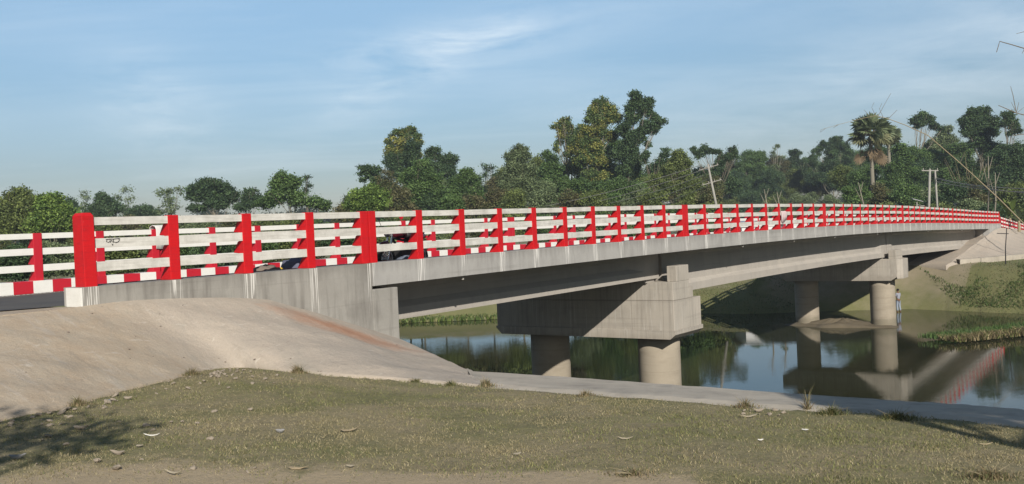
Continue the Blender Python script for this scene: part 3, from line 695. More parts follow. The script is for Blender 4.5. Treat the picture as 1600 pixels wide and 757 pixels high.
# scrawl on the middle rail
mb = MB(); zz0 = kt(.4)+.66
def stroke(pts): mb.tube([(.30+x*.24, .016, zz0+z*.16-.02) for x, z in pts], .006, 5)
stroke([(0, .55), (.3, .6), (.55, .58), (1, .62)]); stroke([(.1, .6), (.02, .35), (.2, .25), (.3, .45), (.3, .6)]); stroke([(.3, .25), (.42, .5), (.5, .2), (.55, .58)])
stroke([(.55, .3), (.7, .2), (.9, .3), (.98, .5), (.85, .6)]); stroke([(.42, .12), (.46, -.05), (.5, .05)]); stroke([(.2, .8), (.3, .95), (.42, .85)])
o = mb.build('scrawled_writing', M['dark'], nr); tag(o, 'black scribbled lettering on the first middle rail')
# approach railing beyond the far end
ar = empty('approach_railing', W3(91.2, 0, 5.1), RZ, 'lower red and white railing dropping away right of the far bridge end', 'railing')
def az_(s): return -.064*s-.0*s*s
ap = post_mesh(.2).build('post', M['red2'], ar, bevel=.01)
for i in range(12):
    o = ap if i == 0 else ap.copy()
    if i: COL.objects.link(o); o.parent = ar
    o.location = (.1+i*1.55, 0, az_(i*1.55))
for z0, z1 in RAILS:
    mb = MB(); loft(mb, [(.018, z0), (.125, z0), (.125, z1), (.018, z1)], 0, 17.3, az_, 1.5); mb.build('rail', M['white2'], ar)

# ------------------------------------------------------------ things on the bridge
# motorcycle: local x forward (towards the camera end), z up
mc = empty('motorcycle', W3(8.35, .98, kt(8.35)-.285), RZ+math.pi+.06, 'dark maroon motorcycle parked on the bridge against the inside of the near railing', 'motorcycle')
for x in (.62, -.64):
    w0 = empty('wheel', (x, 0, .30)); w0.parent = mc
    mb = MB(); mb.lathe([(.22, -.045), (.27, -.05), (.298, -.025), (.30, 0), (.298, .025), (.27, .05), (.22, .045), (.22, -.045)], (0, 0, 0), 1, 28); mb.f = [f for f in mb.f if len(f) == 4]; mb.m = [0]*len(mb.f); mb.build('tyre', M['tyre'], w0, smooth=True)
    mb = MB(); mb.lathe([(.05, -.06), (.05, .06)], (0, 0, 0), 1, 12)
    for a in range(10): mb.tube([(0, .01*(-1)**a, 0), (.225*math.cos(a*.628), 0, .225*math.sin(a*.628))], .008, 5)
    mb.lathe([(.205, -.02), (.225, -.03), (.225, .03), (.205, .02), (.205, -.02)], (0, 0, 0), 1, 28)
    mb.build('rim', M['chrome'], w0)
mb = MB(); mb.tube([(.62, .07, .3), (.5, .07, .62), (.42, .05, .92)], .022, 8); mb.tube([(.62, -.07, .3), (.5, -.07, .62), (.42, -.05, .92)], .022, 8); mb.build('fork', M['chrome'], mc)
mb = MB(); mb.tube([(.42, 0, .86), (.2, 0, .55), (.12, 0, .3), (-.3, 0, .3), (-.64, .05, .3)], .03, 8); mb.tube([(.4, 0, .8), (0, 0, .72), (-.5, 0, .74), (-.3, 0, .45)], .03, 8); mb.box((-.2, -.12, .26), (.2, .12, .52)); mb.build('frame', M['dark'], mc, bevel=.02)
mb = MB(); mb.tube([(.36, 0, .84), (.25, 0, .90), (.05, 0, .90), (-.12, 0, .82)], [.05, .13, .14, .07], 14); mb.build('fuel_tank', M['maroon'], mc, smooth=True)
mb = MB(); mb.tube([(-.08, 0, .84), (-.25, 0, .82), (-.55, 0, .86), (-.8, 0, .90)], [.08, .12, .11, .06], 12); mb.build('seat', M['seat'], mc, smooth=True)
mb = MB(); mb.tube([(-.2, 0, .68), (-.5, 0, .72), (-.86, 0, .80)], [.12, .13, .05], 10); mb.build('side_panel', M['maroon'], mc, smooth=True); mb = MB(); mb.tube([(.86, 0, .56), (.74, 0, .64), (.58, 0, .66), (.44, 0, .60)], [.03, .07, .07, .03], 8); mb.build('mudguard', M['maroon'], mc, smooth=True)
mb = MB(); mb.tube([(.15, -.14, .3), (-.1, -.17, .26), (-.75, -.18, .36)], [.025, .035, .055], 10); mb.build('exhaust', M['chrome'], mc, smooth=True)
mb = MB(); mb.tube([(.28, .36, 1.02), (.40, .18, 1.04), (.42, 0, .98), (.40, -.18, 1.04), (.28, -.36, 1.02)], .014, 8); mb.tube([(.28, .36, 1.02), (.33, .27, 1.03)], .022, 8); mb.tube([(.28, -.36, 1.02), (.33, -.27, 1.03)], .022, 8); mb.build('handlebar', M['dark'], mc)
for y in (.3, -.3):
    mb = MB(); mb.tube([(.36, y, 1.03), (.42, y*1.1, 1.2)], .006, 6); mb.lathe([(.01, -.02), (.055, -.008), (.06, .0), (.01, .012)], (.42, y*1.12, 1.26), 0, 14); mb.build('mirror', M['lamp'] if y > 0 else M['dark'], mc)
mb = MB(); mb.lathe([(.02, -.10), (.08, -.06), (.095, .02), (.085, .045), (.02, .055)], (.52, 0, .90), 0, 18); mb.build('headlight', M['chrome'], mc, smooth=True)
mb = MB(); mb.box((-.93, -.05, .74), (-.87, .05, .80)); mb.build('tail_light', M['lamp'], mc)
mb = MB(); mb.tube([(.1, .1, .25), (.02, .26, .02)], .012, 6); mb.build('side_stand', M['dark'], mc)
# sheet spread over luggage beside it
def lump(name, c, r, mat, seed, root=None, n=14, label=None, cat=None):
    rr = random.Random(seed); mb = MB(); vs = []; fs = []; ph = [rr.uniform(0, 6) for _ in range(6)]
    for i in range(n//2+1):
        a = math.pi*i/(n//2)
        for j in range(n):
            b = 2*math.pi*j/n; k = 1+.13*math.sin(3*b+ph[0]+2*a)+.1*math.sin(5*b+ph[1]-3*a)+.06*math.sin(7*a+ph[2])
            e = abs(math.cos(a))**.7*math.copysign(1, math.cos(a))
            vs.append((r[0]*k*math.sin(a)**.7*math.cos(b), r[1]*k*math.sin(a)**.7*math.sin(b), max(-r[2]*.82, r[2]*k*e)))
    for i in range(n//2):
        for j in range(n): fs.append((i*n+j, (i+1)*n+j, (i+1)*n+(j+1) % n, i*n+(j+1) % n))
    mb.add(vs, fs); o = mb.build(name, mat, root, smooth=True); o.location = c
    if label: tag(o, label, cat)
    return o
def bridge_w(s, t, dz=0): return W3(s, t, kt(s)-.285+dz)
lump('cloth_bundle', bridge_w(8.1, .62, .16), (.26, .2, .19), M['bluegrey'], 1, label='blue grey cloth bundle lying beside the motorcycle behind the railing', cat='bundle')
ls = lump('cement_sack', bridge_w(S(3)-.55, .75, .17), (.30, .22, .2), M['sack'], 2, label='brown sack behind the near railing left of the fourth red post', cat='sack')
mb = MB(); mb.box((-.04, -.16, -.16), (.04, .16, .16)); o = mb.build('yellow_jerrycan', M['yellow'], bevel=.03); o.location = bridge_w(S(3)-.22, .8, .165); o.rotation_euler = (0, 0, RZ); tag(o, 'small yellow container standing between the brown sack and the railing post', 'container')
lump('folded_tarpaulin', bridge_w(S(3)+.42, .85, .22), (.34, .26, .27), M['purple'], 4, label='slate blue folded tarpaulin behind the railing right of the fourth red post', cat='tarpaulin')
# cloth over the second railing at its first joint
mb = MB(); n = 12; vs = []; fs = []
sx = S(4)+.12
path = [(-.05, -.50), (-.055, -.25), (-.05, .0), (-.03, .075), (.07, .11), (.19, .06), (.21, -.2), (.20, -.42)]
for i, (t, z) in enumerate(path):
    for j in range(n):
        u = j/(n-1); vs.append((sx-.26+.40*u+.02*math.sin(i), t+.012*math.sin(u*14+i*.6)*(1 if t < .05 else -1), z-.03*u*(i in (0, 7))))
for i in range(len(path)-1):
    for j in range(n-1): fs.append((i*n+j, i*n+j+1, (i+1)*n+j+1, (i+1)*n+j))
o = mesh_np('towel', vs, fs, M['cloth'], smooth=True); o.location = W3(0, 7.42, kt(S(4))+.99); o.rotation_euler = (0, 0, RZ); md = o.modifiers.new('t', 'SOLIDIFY'); md.thickness = .012
tag(o, 'white towel hung over the top bar of the second railing', 'towel')
vs = []; fs = []; path = [(-.02, -.42), (-.03, -.2), (-.03, -.02), (.0, .03), (.1, .03), (.15, -.02), (.155, -.3), (.15, -.7)]
for i, (t, z) in enumerate(path):
    for j in range(n):
        u = j/(n-1); vs.append((S(20)+.2+.62*u+.03*math.sin(i*1.3), t+.014*math.sin(u*16+i), z-.06*math.sin(u*5)*(i in (0, 7))))
for i in range(len(path)-1):
    for j in range(n-1): fs.append((i*n+j, i*n+j+1, (i+1)*n+j+1, (i+1)*n+j))
o = mesh_np('draped_cloth', vs, fs, M['pinkcloth'], smooth=True); o.location = W3(0, 0, kt(S(20))+.755); o.rotation_euler = (0, 0, RZ); md = o.modifiers.new('t', 'SOLIDIFY'); md.thickness = .012
tag(o, 'pale pinkish cloth hung over the middle rail near the crest of the bridge', 'cloth')

# ------------------------------------------------------------ mud, weeds on the water
def mound(name, cx, cy, rx, ry, h, rot, mat, label, cat, seed, kind=None):
    rr = random.Random(seed); n = 64; m = 16; vs = []; fs = []; ph = [rr.uniform(0, 6) for _ in range(5)]
    for i in range(m):
        r = i/(m-1)
        for j in range(n):
            a = 2*math.pi*j/n; k = r*(1+.14*math.sin(2*a+ph[0])+.1*math.sin(5*a+ph[1])+.05*math.sin(9*a+ph[2]))*1.15
            z = h*(1-r**2.2)*(1+.25*math.sin(3*a+ph[3]+r*4)+.15*math.sin(r*12+ph[4])+rr.uniform(-.16, .16))-.25*r
            x, y = rx*k*math.cos(a), ry*k*math.sin(a); vs.append((x*math.cos(rot)-y*math.sin(rot), x*math.sin(rot)+y*math.cos(rot), z))
    for i in range(m-1):
        for j in range(n): fs.append((i*n+j, (i+1)*n+j, (i+1)*n+(j+1) % n, i*n+(j+1) % n))
    o = mesh_np(name, vs, fs, mat, smooth=True); o.location = (cx, cy, 0); tag(o, label, cat, kind=kind); return o
c = W3(52.3, 3.8); mound('mud_mound', c[0], c[1], 3.7, 1.4, .36, RZ+math.pi/2, M['mud'], 'brown mud mound joining the feet of the far pier columns', 'mound', 4)
def blades(name, P, h, wd, cols, lean=.5, parent=None, mat='blade'):
    P = np.asarray(P, np.float32); n = len(P); a = rng.uniform(0, 2*math.pi, n); hh = h*rng.uniform(.5, 1.3, n)
    dx, dy = np.cos(a), np.sin(a); la = rng.uniform(0, 2*math.pi, n); ll = hh*rng.uniform(0, lean, n)*1.2
    wv = wd*rng.uniform(.6, 1.3, n)
    b0 = P+np.stack([dx*wv, dy*wv, 0*wv], 1); b1 = P-np.stack([dx*wv, dy*wv, 0*wv], 1)
    tp = P+np.stack([np.cos(la)*ll, np.sin(la)*ll, hh], 1); mdp = P+np.stack([np.cos(la)*ll*.35, np.sin(la)*ll*.35, hh*.6], 1)
    m0 = mdp+np.stack([dx*wv*.7, dy*wv*.7, 0*wv], 1); m1 = mdp-np.stack([dx*wv*.7, dy*wv*.7, 0*wv], 1)
    V = np.stack([b0, b1, m1, m0, tp, tp+.0005], 1).reshape(-1, 3); i0 = np.arange(n)*6
    Fq = np.concatenate([np.stack([i0, i0+1, i0+2, i0+3], 1), np.stack([i0+3, i0+2, i0+5, i0+4], 1)])
    cs = np.array(cols)[rng.integers(0, len(cols), n)]*rng.uniform(.7, 1.3, (n, 1)); C = np.repeat(np.concatenate([cs, np.ones((n, 1))], 1), 6, 0)
    return mesh_np(name, V, Fq, M[mat], parent, col=C)
# weed bank on the right
wb = mound('mud_bank', 35.0, 55.4, 13.5, 2.1, .16, .38, M['mud'], None, None, 8, 'structure')
def in_bank(n, off0, off1, x0=-13.5, x1=13):
    u = rng.uniform(x0, x1, n); v = rng.uniform(off0, off1, n)*(1-.3*np.abs(u)/13); ca, sa = math.cos(.38), math.sin(.38)
    return np.stack([35.0+u*ca-v*sa, 55.4+u*sa+v*ca, np.full(n, .12)], 1)
tag(blades('bank_weeds', in_bank(8000, -.9, 1.7), .26, .022, [(.07, .13, .03), (.10, .17, .05), (.05, .09, .03)], .6), kind='stuff')
tag(blades('dry_reeds', in_bank(7000, -2.4, -.4), .30, .03, [(.30, .25, .13), (.20, .16, .09), (.12, .10, .05), (.14, .16, .05)], 1.3), kind='stuff')
# water plants along the upstream far bank, and low growth on the far bank
n = 9000; Xs = rng.uniform(-16, 2, n); Ys = np.interp(Xs, [p[0] for p in bankfar_xy], [p[1] for p in bankfar_xy])-rng.uniform(-6, 1.5, n)*1.0
tag(blades('floating_water_plants', np.stack([Xs, Ys, np.maximum(.03, (Ys-75.5)*.16)], 1), .3, .1, [(.14, .19, .05), (.09, .14, .04), (.20, .20, .09), (.07, .1, .03)], .7), kind='stuff')
n = 60000; Xs = rng.uniform(2, 60, n); yb = np.interp(Xs, [p[0] for p in bankfar_xy], [p[1] for p in bankfar_xy]); Ys = yb+rng.uniform(.3, 1, n)**1.5*rng.uniform(0, 22, n)
Gs = np.array([to_st(x, y) for x, y in zip(Xs, Ys)]); keep = ~((Gs[:, 1] > -1.0+rng.normal(0, .5, n)) & (Gs[:, 0] > 60) & (Gs[:, 1] < 9)); keep &= rng.uniform(0, 1, n) < np.where(Xs < 20, .8, .8)
Xs, Ys = Xs[keep], Ys[keep]
from mathutils.bvhtree import BVHTree
gb = BVHTree.FromPolygons([tuple(v) for v in np.stack([X, Y, Z], -1).reshape(-1, 3)], F4.tolist())
def gz(x, y):
    h = gb.ray_cast(Vector((x, y, 60)), Vector((0, 0, -1)))[0]
    return h.z if h else 0
Zs = np.array([gz(x, y) for x, y in zip(Xs, Ys)])
tag(blades('bank_grass', np.stack([Xs, Ys, Zs-.02], 1), .09, .022, [(.10, .15, .045), (.16, .15, .07), (.07, .10, .03), (.2, .17, .09)], .9), kind='stuff')

n = 26000; Xs = rng.uniform(31, 62, n); yb = np.interp(Xs, [p[0] for p in bankfar_xy], [p[1] for p in bankfar_xy]); Ys = yb+.6+rng.uniform(0, 1, n)*(5+1.5*np.sin(Xs*.9)+np.sin(Xs*2.3)); kp = fbm(Xs, Ys, .9)+rng.normal(0, .4, n) > -.25; Xs, Ys = Xs[kp], Ys[kp]
Zs = np.array([gz(x, y) for x, y in zip(Xs, Ys)]); kp = Zs > .05
tag(blades('waterside_grass', np.stack([Xs, Ys, Zs-.02], 1)[kp], .16, .03, [(.07, .12, .03), (.055, .095, .025), (.10, .14, .04), (.13, .14, .06)], .8), kind='stuff')

# ------------------------------------------------------------ foreground turf
n = 330000
yy = 6.4+12.5*rng.uniform(0, 1, n)**1.25; xx = rng.uniform(-1, 1, n)*(yy*.62+.4)
k1 = ~inside(xx, yy, foot_poly) & inside(xx, yy, near_poly)
den = .55+.45*fbm(xx, yy, 1.1)+.25*fbm(xx+9, yy, 3.3)
tn = np.clip(np.exp(-((yy-6.85)/.42)**2)*(xx > -1.7)*(xx < 1.3)*.9+.9*np.exp(-(((xx+2.9)/1.3)**2+((yy-7.1)/.55)**2))+.30*np.exp(-((yy-7.0)/.9)**2), 0, 1)
k1 &= rng.uniform(0, 1, n) < np.clip(den+.18, .12, 1)*(1-tn*.95)
xx, yy = xx[k1], yy[k1]
sg = (xx-P0[0])*U[0]+(yy-P0[1])*U[1]; tg = (xx-P0[0])*T[0]+(yy-P0[1])*T[1]
zg = 4.65+.8*np.minimum(1, np.clip(4.1-sg, 0, None)/12)**.7+.17*np.exp(-((sg-.3)/3.2)**2-((tg+2)/2.4)**2)+.02*np.sin(xx*1.3+.7*yy)*np.sin(yy*.9)
P = np.stack([xx, yy, zg-.006], 1)
gsel = (fbm(xx+3, yy*1.3, .8)+.5*fbm(xx, yy, 2.1)+rng.uniform(-.7, .7, len(xx))) > .22
for nm, sel, cols, h in (('turf_green', gsel, [(.20, .21, .08), (.26, .25, .11), (.15, .17, .07)], .026), ('turf_dry', ~gsel, [(.34, .29, .17), (.29, .25, .14), (.23, .21, .11), (.38, .33, .21)], .022)):
    tag(blades(nm, P[sel], h, .0032, cols, 1.5), kind='stuff')
# rough edge growth
def tuft(px, py, h, r, n, cols, label, off=(0, 0)):
    c = G(px, py); a = rng.uniform(0, 2*math.pi, n); q = np.minimum(r*1.4, r*.62*np.abs(rng.normal(size=n)))
    root = empty('weed_tuft', tuple(c), 0, label, 'weed')
    blades('leaf_blades', np.stack([q*np.cos(a)*1.6, q*np.sin(a)*.8, np.full(n, .0)], 1), h*np.clip(1.25-q/r, .3, 1.25)*rng.uniform(.5, 1.1, n), .004, cols, 1.1, root)['kind'] = 'stuff'
    mb = MB()
    for i in range(5):
        a_ = random.uniform(0, 6.28); mb.tube([(0, 0, 0), (math.cos(a_)*r*.4, math.sin(a_)*r*.4, h*.6), (math.cos(a_)*r, math.sin(a_)*r, h*random.uniform(.9, 1.4))], [.004, .003, .001], 4)
    mb.build('stem', M['bamboo'], root)
dry = [(.26, .2, .12), (.16, .13, .07), (.12, .13, .05), (.3, .25, .15)]; grn = [(.12, .13, .05), (.2, .18, .08), (.08, .1, .04)]
for a in ((466, 584, .12, .09, 420, dry, 'brown grass tuft at the slope foot, left of the other tufts by the kerb'),
          (650, 597, .05, .13, 200, grn, 'low thin green tuft on the kerb edge below the abutment'),
          (760, 604, .11, .10, 260, dry, 'spiky two horned tuft at the corner where slope and kerb meet'),
          (705, 603, .07, .14, 260, grn, 'flat tuft at the left start of the narrow kerb'),
          (915, 619, .07, .11, 220, dry, 'dark twiggy tuft on the kerb between the two pier columns'),
          (1165, 637, .09, .12, 260, dry, 'small sparse tuft beside the pale scraps below the kerb middle'),
          (1300, 648, .09, .20, 500, grn, 'wide straw coloured tuft over the kerb left of the reflected pier'),
          (1262, 640, .19, .05, 60, dry, 'tall thin sprig standing up from the kerb against the water'),
          (1400, 656, .09, .20, 480, grn, 'wide bushy tuft over the kerb right of the reflected pier'),
          (300, 586, .09, .12, 300, dry, 'dry tuft in the rubble at the corner of the slope'),
          (122, 634, .10, .10, 260, dry, 'small grey tuft at the slope edge on the far left'),
          (1545, 748, .07, .2, 500, dry, 'large dry tuft at the bottom right of the turf'),
          (990, 742, .05, .2, 200, dry, 'flattened dry tuft at the bottom of the turf')):
    tuft(*a)
# litter and stones --------------------------------------------------------------
def flake(name, c, w, l, th, mat, rot, seed, curl=.3):
    rr = random.Random(seed); n = 9; k = 4; vs = []; fs = []
    for sgn in (1, -1):
        for i in range(k+1):
            for j in range(n):
                a = 2*math.pi*j/n; q = i/k*(1+.25*math.sin(2*a+seed)+.18*math.sin(3*a+seed*2.1))
                x = l*q*math.cos(a); y = w*q*math.sin(a); vs.append((x, y, th*(sgn*(1-(i/k)**4)*.5+.5)+curl*(x*x)/max(l, .01)+rr.uniform(-.15, .15)*th))
    m = (k+1)*n
    for b in (0, m):
        for i in range(k):
            for j in range(n): fs.append((b+i*n+j, b+(i+1)*n+j, b+(i+1)*n+(j+1) % n, b+i*n+(j+1) % n))
    for j in range(n): fs.append((k*n+j, k*n+(j+1) % n, m+k*n+(j+1) % n, m+k*n+j))
    mb = MB(); mb.add(vs, fs); o = mb.build(name, mat, smooth=False); o.location = (c[0], c[1], c[2]+.008); o.rotation_euler = (0, 0, rot); return o
for i, (px, py, w_, l_, mt, lab) in enumerate((
        (545, 675, .055, .11, 'board', 'pale brown torn cardboard piece lying flat mid turf'),
        (238, 683, .012, .09, 'cloth', 'thin whitish stick shaped scrap on the left turf'),
        (272, 742, .02, .09, 'paper', 'curled pale leaf near the bottom left of the turf'),
        (218, 699, .035, .05, 'paper', 'small pale lump on the turf below the thin scrap'),
        (152, 724, .03, .045, 'stone', 'pale round stone on the bare earth at the left'),
        (125, 672, .03, .11, 'stone', 'flat grey chip with a bent end in the left shadow'),
        (27, 718, .035, .08, 'stonegrey', 'flat slate chip in the dark shadow at far left'),
        (185, 712, .035, .08, 'stone', 'flat triangular chip beside the shadow edge'),
        (438, 677, .02, .05, 'stonegrey', 'blue grey chip on the turf left of the cardboard'),
        (465, 735, .03, .12, 'board', 'long tan husk at the bottom edge left of centre'),
        (548, 731, .02, .06, 'paper', 'small pale husk on the sandy strip at the bottom'),
        (808, 712, .03, .05, 'paper', 'crumpled pale leaf on the turf right of the sandy strip'),
        (977, 688, .018, .08, 'paper', 'crescent shaped dry leaf on the middle turf'),
        (1170, 653, .03, .12, 'paper', 'forked pale bark scrap below the kerb'),
        (1186, 645, .03, .07, 'stone', 'chalky lump just above the forked bark scrap'),
        (1188, 690, .012, .035, 'cloth', 'tiny bright white scrap on the right turf'),
        (1258, 674, .02, .05, 'cloth', 'white paper scrap right of the forked bark'),
        (1540, 697, .004, .09, 'bamboo', 'thin straight straw stalk on the right turf'),
        (200, 625, .03, .06, 'stone', 'pinkish brick lump by the slope foot'),
        (171, 627, .022, .026, 'bluegrey', 'small teal scrap by the slope foot'),
        (145, 535, .05, .1, 'sack', 'dark triangular scrap on the sandy slope'))):
    c = G(px, py) if py > 560 else None
    if c is None:
        p = on_z(px, py, 5.7); c = np.array([p[0], p[1], 5.66])
    o = flake('litter_scrap' if mt not in ('stone', 'stonegrey') else 'stone_chip', c, w_*.8, l_*.8, .012 if mt not in ('stone', 'stonegrey') else .03, M[mt], random.uniform(-.4, .4), i+1, .25)
    tag(o, lab, 'scrap' if mt not in ('stone', 'stonegrey') else 'stone')
proto = flake('stone_chip', (0, 0, 0), .03, .035, .025, M['stone'], 0, 91, 0); tag(proto, 'small pale rubble chip scattered on the turf at the foot of the slope', 'stone', 'small rubble chips along the slope foot')
protos = [proto]
first = True
for i in range(120):
    if i < 60: px, py = random.uniform(0, 460), 0; py = np.interp(px, [0, 90, 180, 270, 358, 460], [656, 641, 613, 593, 574, 581])+3+abs(random.gauss(0, 13))
    elif i < 85: px, py = random.gauss(350, 18), random.gauss(583, 6)
    elif i < 110: px, py = random.uniform(0, 400), random.uniform(640, 740)
    else: px, py = random.uniform(1160, 1230), random.uniform(642, 652)
    if py < np.interp(px, [0, 90, 180, 270, 358, 460], [658, 643, 615, 595, 577, 584]): py = np.interp(px, [0, 90, 180, 270, 358, 460], [658, 643, 615, 595, 577, 584])+2
    c = G(px, py); o = proto if first else proto.copy()
    if not first: COL.objects.link(o)
    first = False
    o.location = (c[0], c[1], c[2]+.004); k = random.uniform(.35, 1.1)*(1.3 if random.random() < .15 else 1); o.scale = (k, k*random.uniform(.6, 1.2), k); o.rotation_euler = (random.uniform(-.4, .4), random.uniform(-.4, .4), random.uniform(0, 6))

lo = bpy.data.objects['lining']; mw = Matrix.Translation(ORG) @ Matrix.Rotation(RZ, 4, 'Z')
lb = BVHTree.FromPolygons([tuple(mw @ v.co) for v in lo.data.vertices], [tuple(p.vertices) for p in lo.data.polygons])
p0_ = None
for i in range(30):
    px, py = random.choice(((random.uniform(0, 330), random.uniform(500, 600)), (random.uniform(200, 700), random.uniform(490, 585)), (random.gauss(330, 60), random.gauss(560, 12)), (random.uniform(0, 420), random.uniform(470, 492))))
    h_ = lb.ray_cast(Vector((0, 0, CAMZ)), Vector(tuple(ray(px, py))))[0]
    if not h_: continue
    if p0_ is None: o = p0_ = flake('grit_chip', (0, 0, 0), .022, .03, .018, M['sack'], 0, 55, 0); tag(o, 'tiny dark grit chip lying on the sandy slope lining', 'stone', 'grit chips on the slope lining')
    else: o = p0_.copy(); COL.objects.link(o)
    o.location = (h_.x, h_.y, h_.z+.003); k = random.uniform(.2, .8)**1.3; o.scale = (k*1.4, k, k); o.rotation_euler = (random.uniform(-.3, .5), random.uniform(-.3, .3), random.uniform(0, 6))

# ------------------------------------------------------------ trees
KIND = {'dark': [(0.073, 0.124, 0.054), (0.094, 0.153, 0.065), (0.059, 0.101, 0.047)], 'mid': [(0.104, 0.176, 0.056), (0.132, 0.211, 0.067), (0.078, 0.133, 0.047)],
        'olive': [(0.153, 0.198, 0.062), (0.195, 0.240, 0.078), (0.118, 0.156, 0.052)], 'pale': [(0.171, 0.224, 0.106), (0.206, 0.260, 0.134), (0.130, 0.176, 0.084)],
        'bright': [(0.159, 0.247, 0.056), (0.206, 0.293, 0.069), (0.106, 0.176, 0.045)], 'gold': [(0.094, 0.150, 0.050), (0.118, 0.169, 0.058), (0.307, 0.312, 0.090)], 'brown': [(0.153, 0.143, 0.067), (0.118, 0.117, 0.056), (0.106, 0.130, 0.050)]}
def leaves(blobs, Yd, cx, cz, leaf, cols, dens=1.0, airy=0):
    m = Yd/FPX; Vs = []; Cs = []
    for (px, py, rx, ry) in blobs:
        p = on_y(px, py, Yd); RX, RYv = rx*m, ry*m; dep = (RX+RYv)*.5
        rx, ry = rx*1.25, ry*1.4; nc = max(5, int(rx*ry/(8 if not airy else 18)))
        v = rng.normal(size=(nc, 3)); v /= np.linalg.norm(v, axis=1)[:, None]; v *= (rng.uniform(0, 1, (nc, 1))**(1/2.2))
        cen = v*np.array([RX, dep, RYv])*.92
        nl = max(8, int(60*dens*(1 if not airy else .6)*(.45/leaf)**2*m*m/.0149))
        cr = min(RX, RYv)*.20+leaf*1.1
        off = rng.normal(size=(nc, nl, 3))*np.array([cr, cr, cr*.75])*.62
        L = (cen[:, None, :]+off).reshape(-1, 3)+np.array([p[0]-cx, 0, p[2]-cz])
        cj = rng.uniform(.72, 1.32, (nc, 1)); ci = rng.integers(0, len(cols), nc)
        cl_ = np.array(cols)[ci]*cj; cl_ = np.repeat(cl_, nl, 0)*rng.uniform(.85, 1.18, (nc*nl, 1))
        Vs.append(L); Cs.append(cl_)
    L = np.concatenate(Vs); C = np.concatenate(Cs); n = len(L)
    nrm = rng.normal(size=(n, 3)); nrm[:, 2] = np.abs(nrm[:, 2])+.35; nrm /= np.linalg.norm(nrm, axis=1)[:, None]
    a = np.cross(nrm, rng.normal(size=(n, 3))); a /= np.linalg.norm(a, axis=1)[:, None]+1e-9; b = np.cross(nrm, a)
    sz = leaf*rng.uniform(.55, 1.2, (n, 1)); V = np.stack([L+a*sz*.62, L+b*sz*.34, L-a*sz*.5, L-b*sz*.34], 1).reshape(-1, 3)
    Fq = np.arange(n*4).reshape(n, 4); return V, Fq, np.repeat(np.concatenate([C, np.ones((n, 1))], 1), 4, 0)
def tree(label, Yd, blobs, kind, base=None, leaf=.42, dens=1.0, airy=0, bark='bark', r0=None, name='broadleaf_tree', cat='tree', group=None, limbs=True, gzv=None):
    m = Yd/FPX; bx = base if base is not None else blobs[0][0]
    p = on_y(bx, 380, Yd); z0 = gz(p[0], Yd) if gzv is None else gzv
    root = empty(name, (p[0], Yd, z0), 0, label, cat, group)
    if len(blobs) > 3 and not airy and limbs:      # inner foliage joining neighbouring clumps
        ex = []
        for i_, (ax, ay, arx, ary) in enumerate(blobs):
            near_ = sorted(blobs, key=lambda q: (q[0]-ax)**2+(q[1]-ay)**2)[1:4]
            for q in near_:
                if abs(q[0]-ax)+abs(q[1]-ay) < 34: ex.append(((ax+q[0])/2, (ay+q[1])/2, (arx+q[2])*.33, (ary+q[3])*.36))
        V, Fq, C = leaves(blobs+ex[::2], Yd, p[0], z0, leaf*.85, KIND[kind], dens*.9, airy)
    else: V, Fq, C = leaves(blobs, Yd, p[0], z0, leaf*.85, KIND[kind], dens, airy)
    mesh_np('crown', V, Fq, M['leaf'], root, col=C)
    if limbs:
        mb = MB(); cs = [on_y(b[0], b[1], Yd)-np.array([p[0], Yd, z0]) for b in blobs]
        top = max(cs, key=lambda q: q[2]); H = top[2]; low = min(q[2] for q in cs)
        r0 = r0 or max(.07, H*.011); xm = np.mean([q[0] for q in cs])
        def tx(h): u = h/H; return (xm*.6*u+top[0]*.4*u*u)
        pts = [(tx(h)+random.uniform(-.1, .1), random.uniform(-.15, .15), h) for h in np.linspace(0, H*.93, 7)]; pts[0] = (0, 0, -.4)
        mb.tube(pts, [r0*(1-.8*i/6) for i in range(7)], 7)
        for q in cs:
            hb = max(H*.18, min(q[2]-abs(q[0]-tx(q[2]*.8))*.7, H*.8)*random.uniform(.6, .85)); a = (tx(hb), 0, hb); y = random.uniform(-1, 1)
            mid = ((a[0]+q[0])/2+random.uniform(-.3, .3), y*.6, (a[2]+q[2])/2-.1*abs(q[0]-a[0])); rb = r0*.42
            mb.tube([a, mid, (q[0], y, q[2])], [rb, rb*.6, rb*.25], 5)
            for e in range(3):
                d = (q[0]+random.uniform(-1, 1)*m*12, y+random.uniform(-1, 1), q[2]+random.uniform(-.3, 1)*m*9); mb.tube([mid, ((mid[0]+d[0])/2, y, (mid[2]+d[2])/2+.2), d], [rb*.35, rb*.2, .01], 4)
        mb.build('trunk', M[bark], root, smooth=True)
    return root
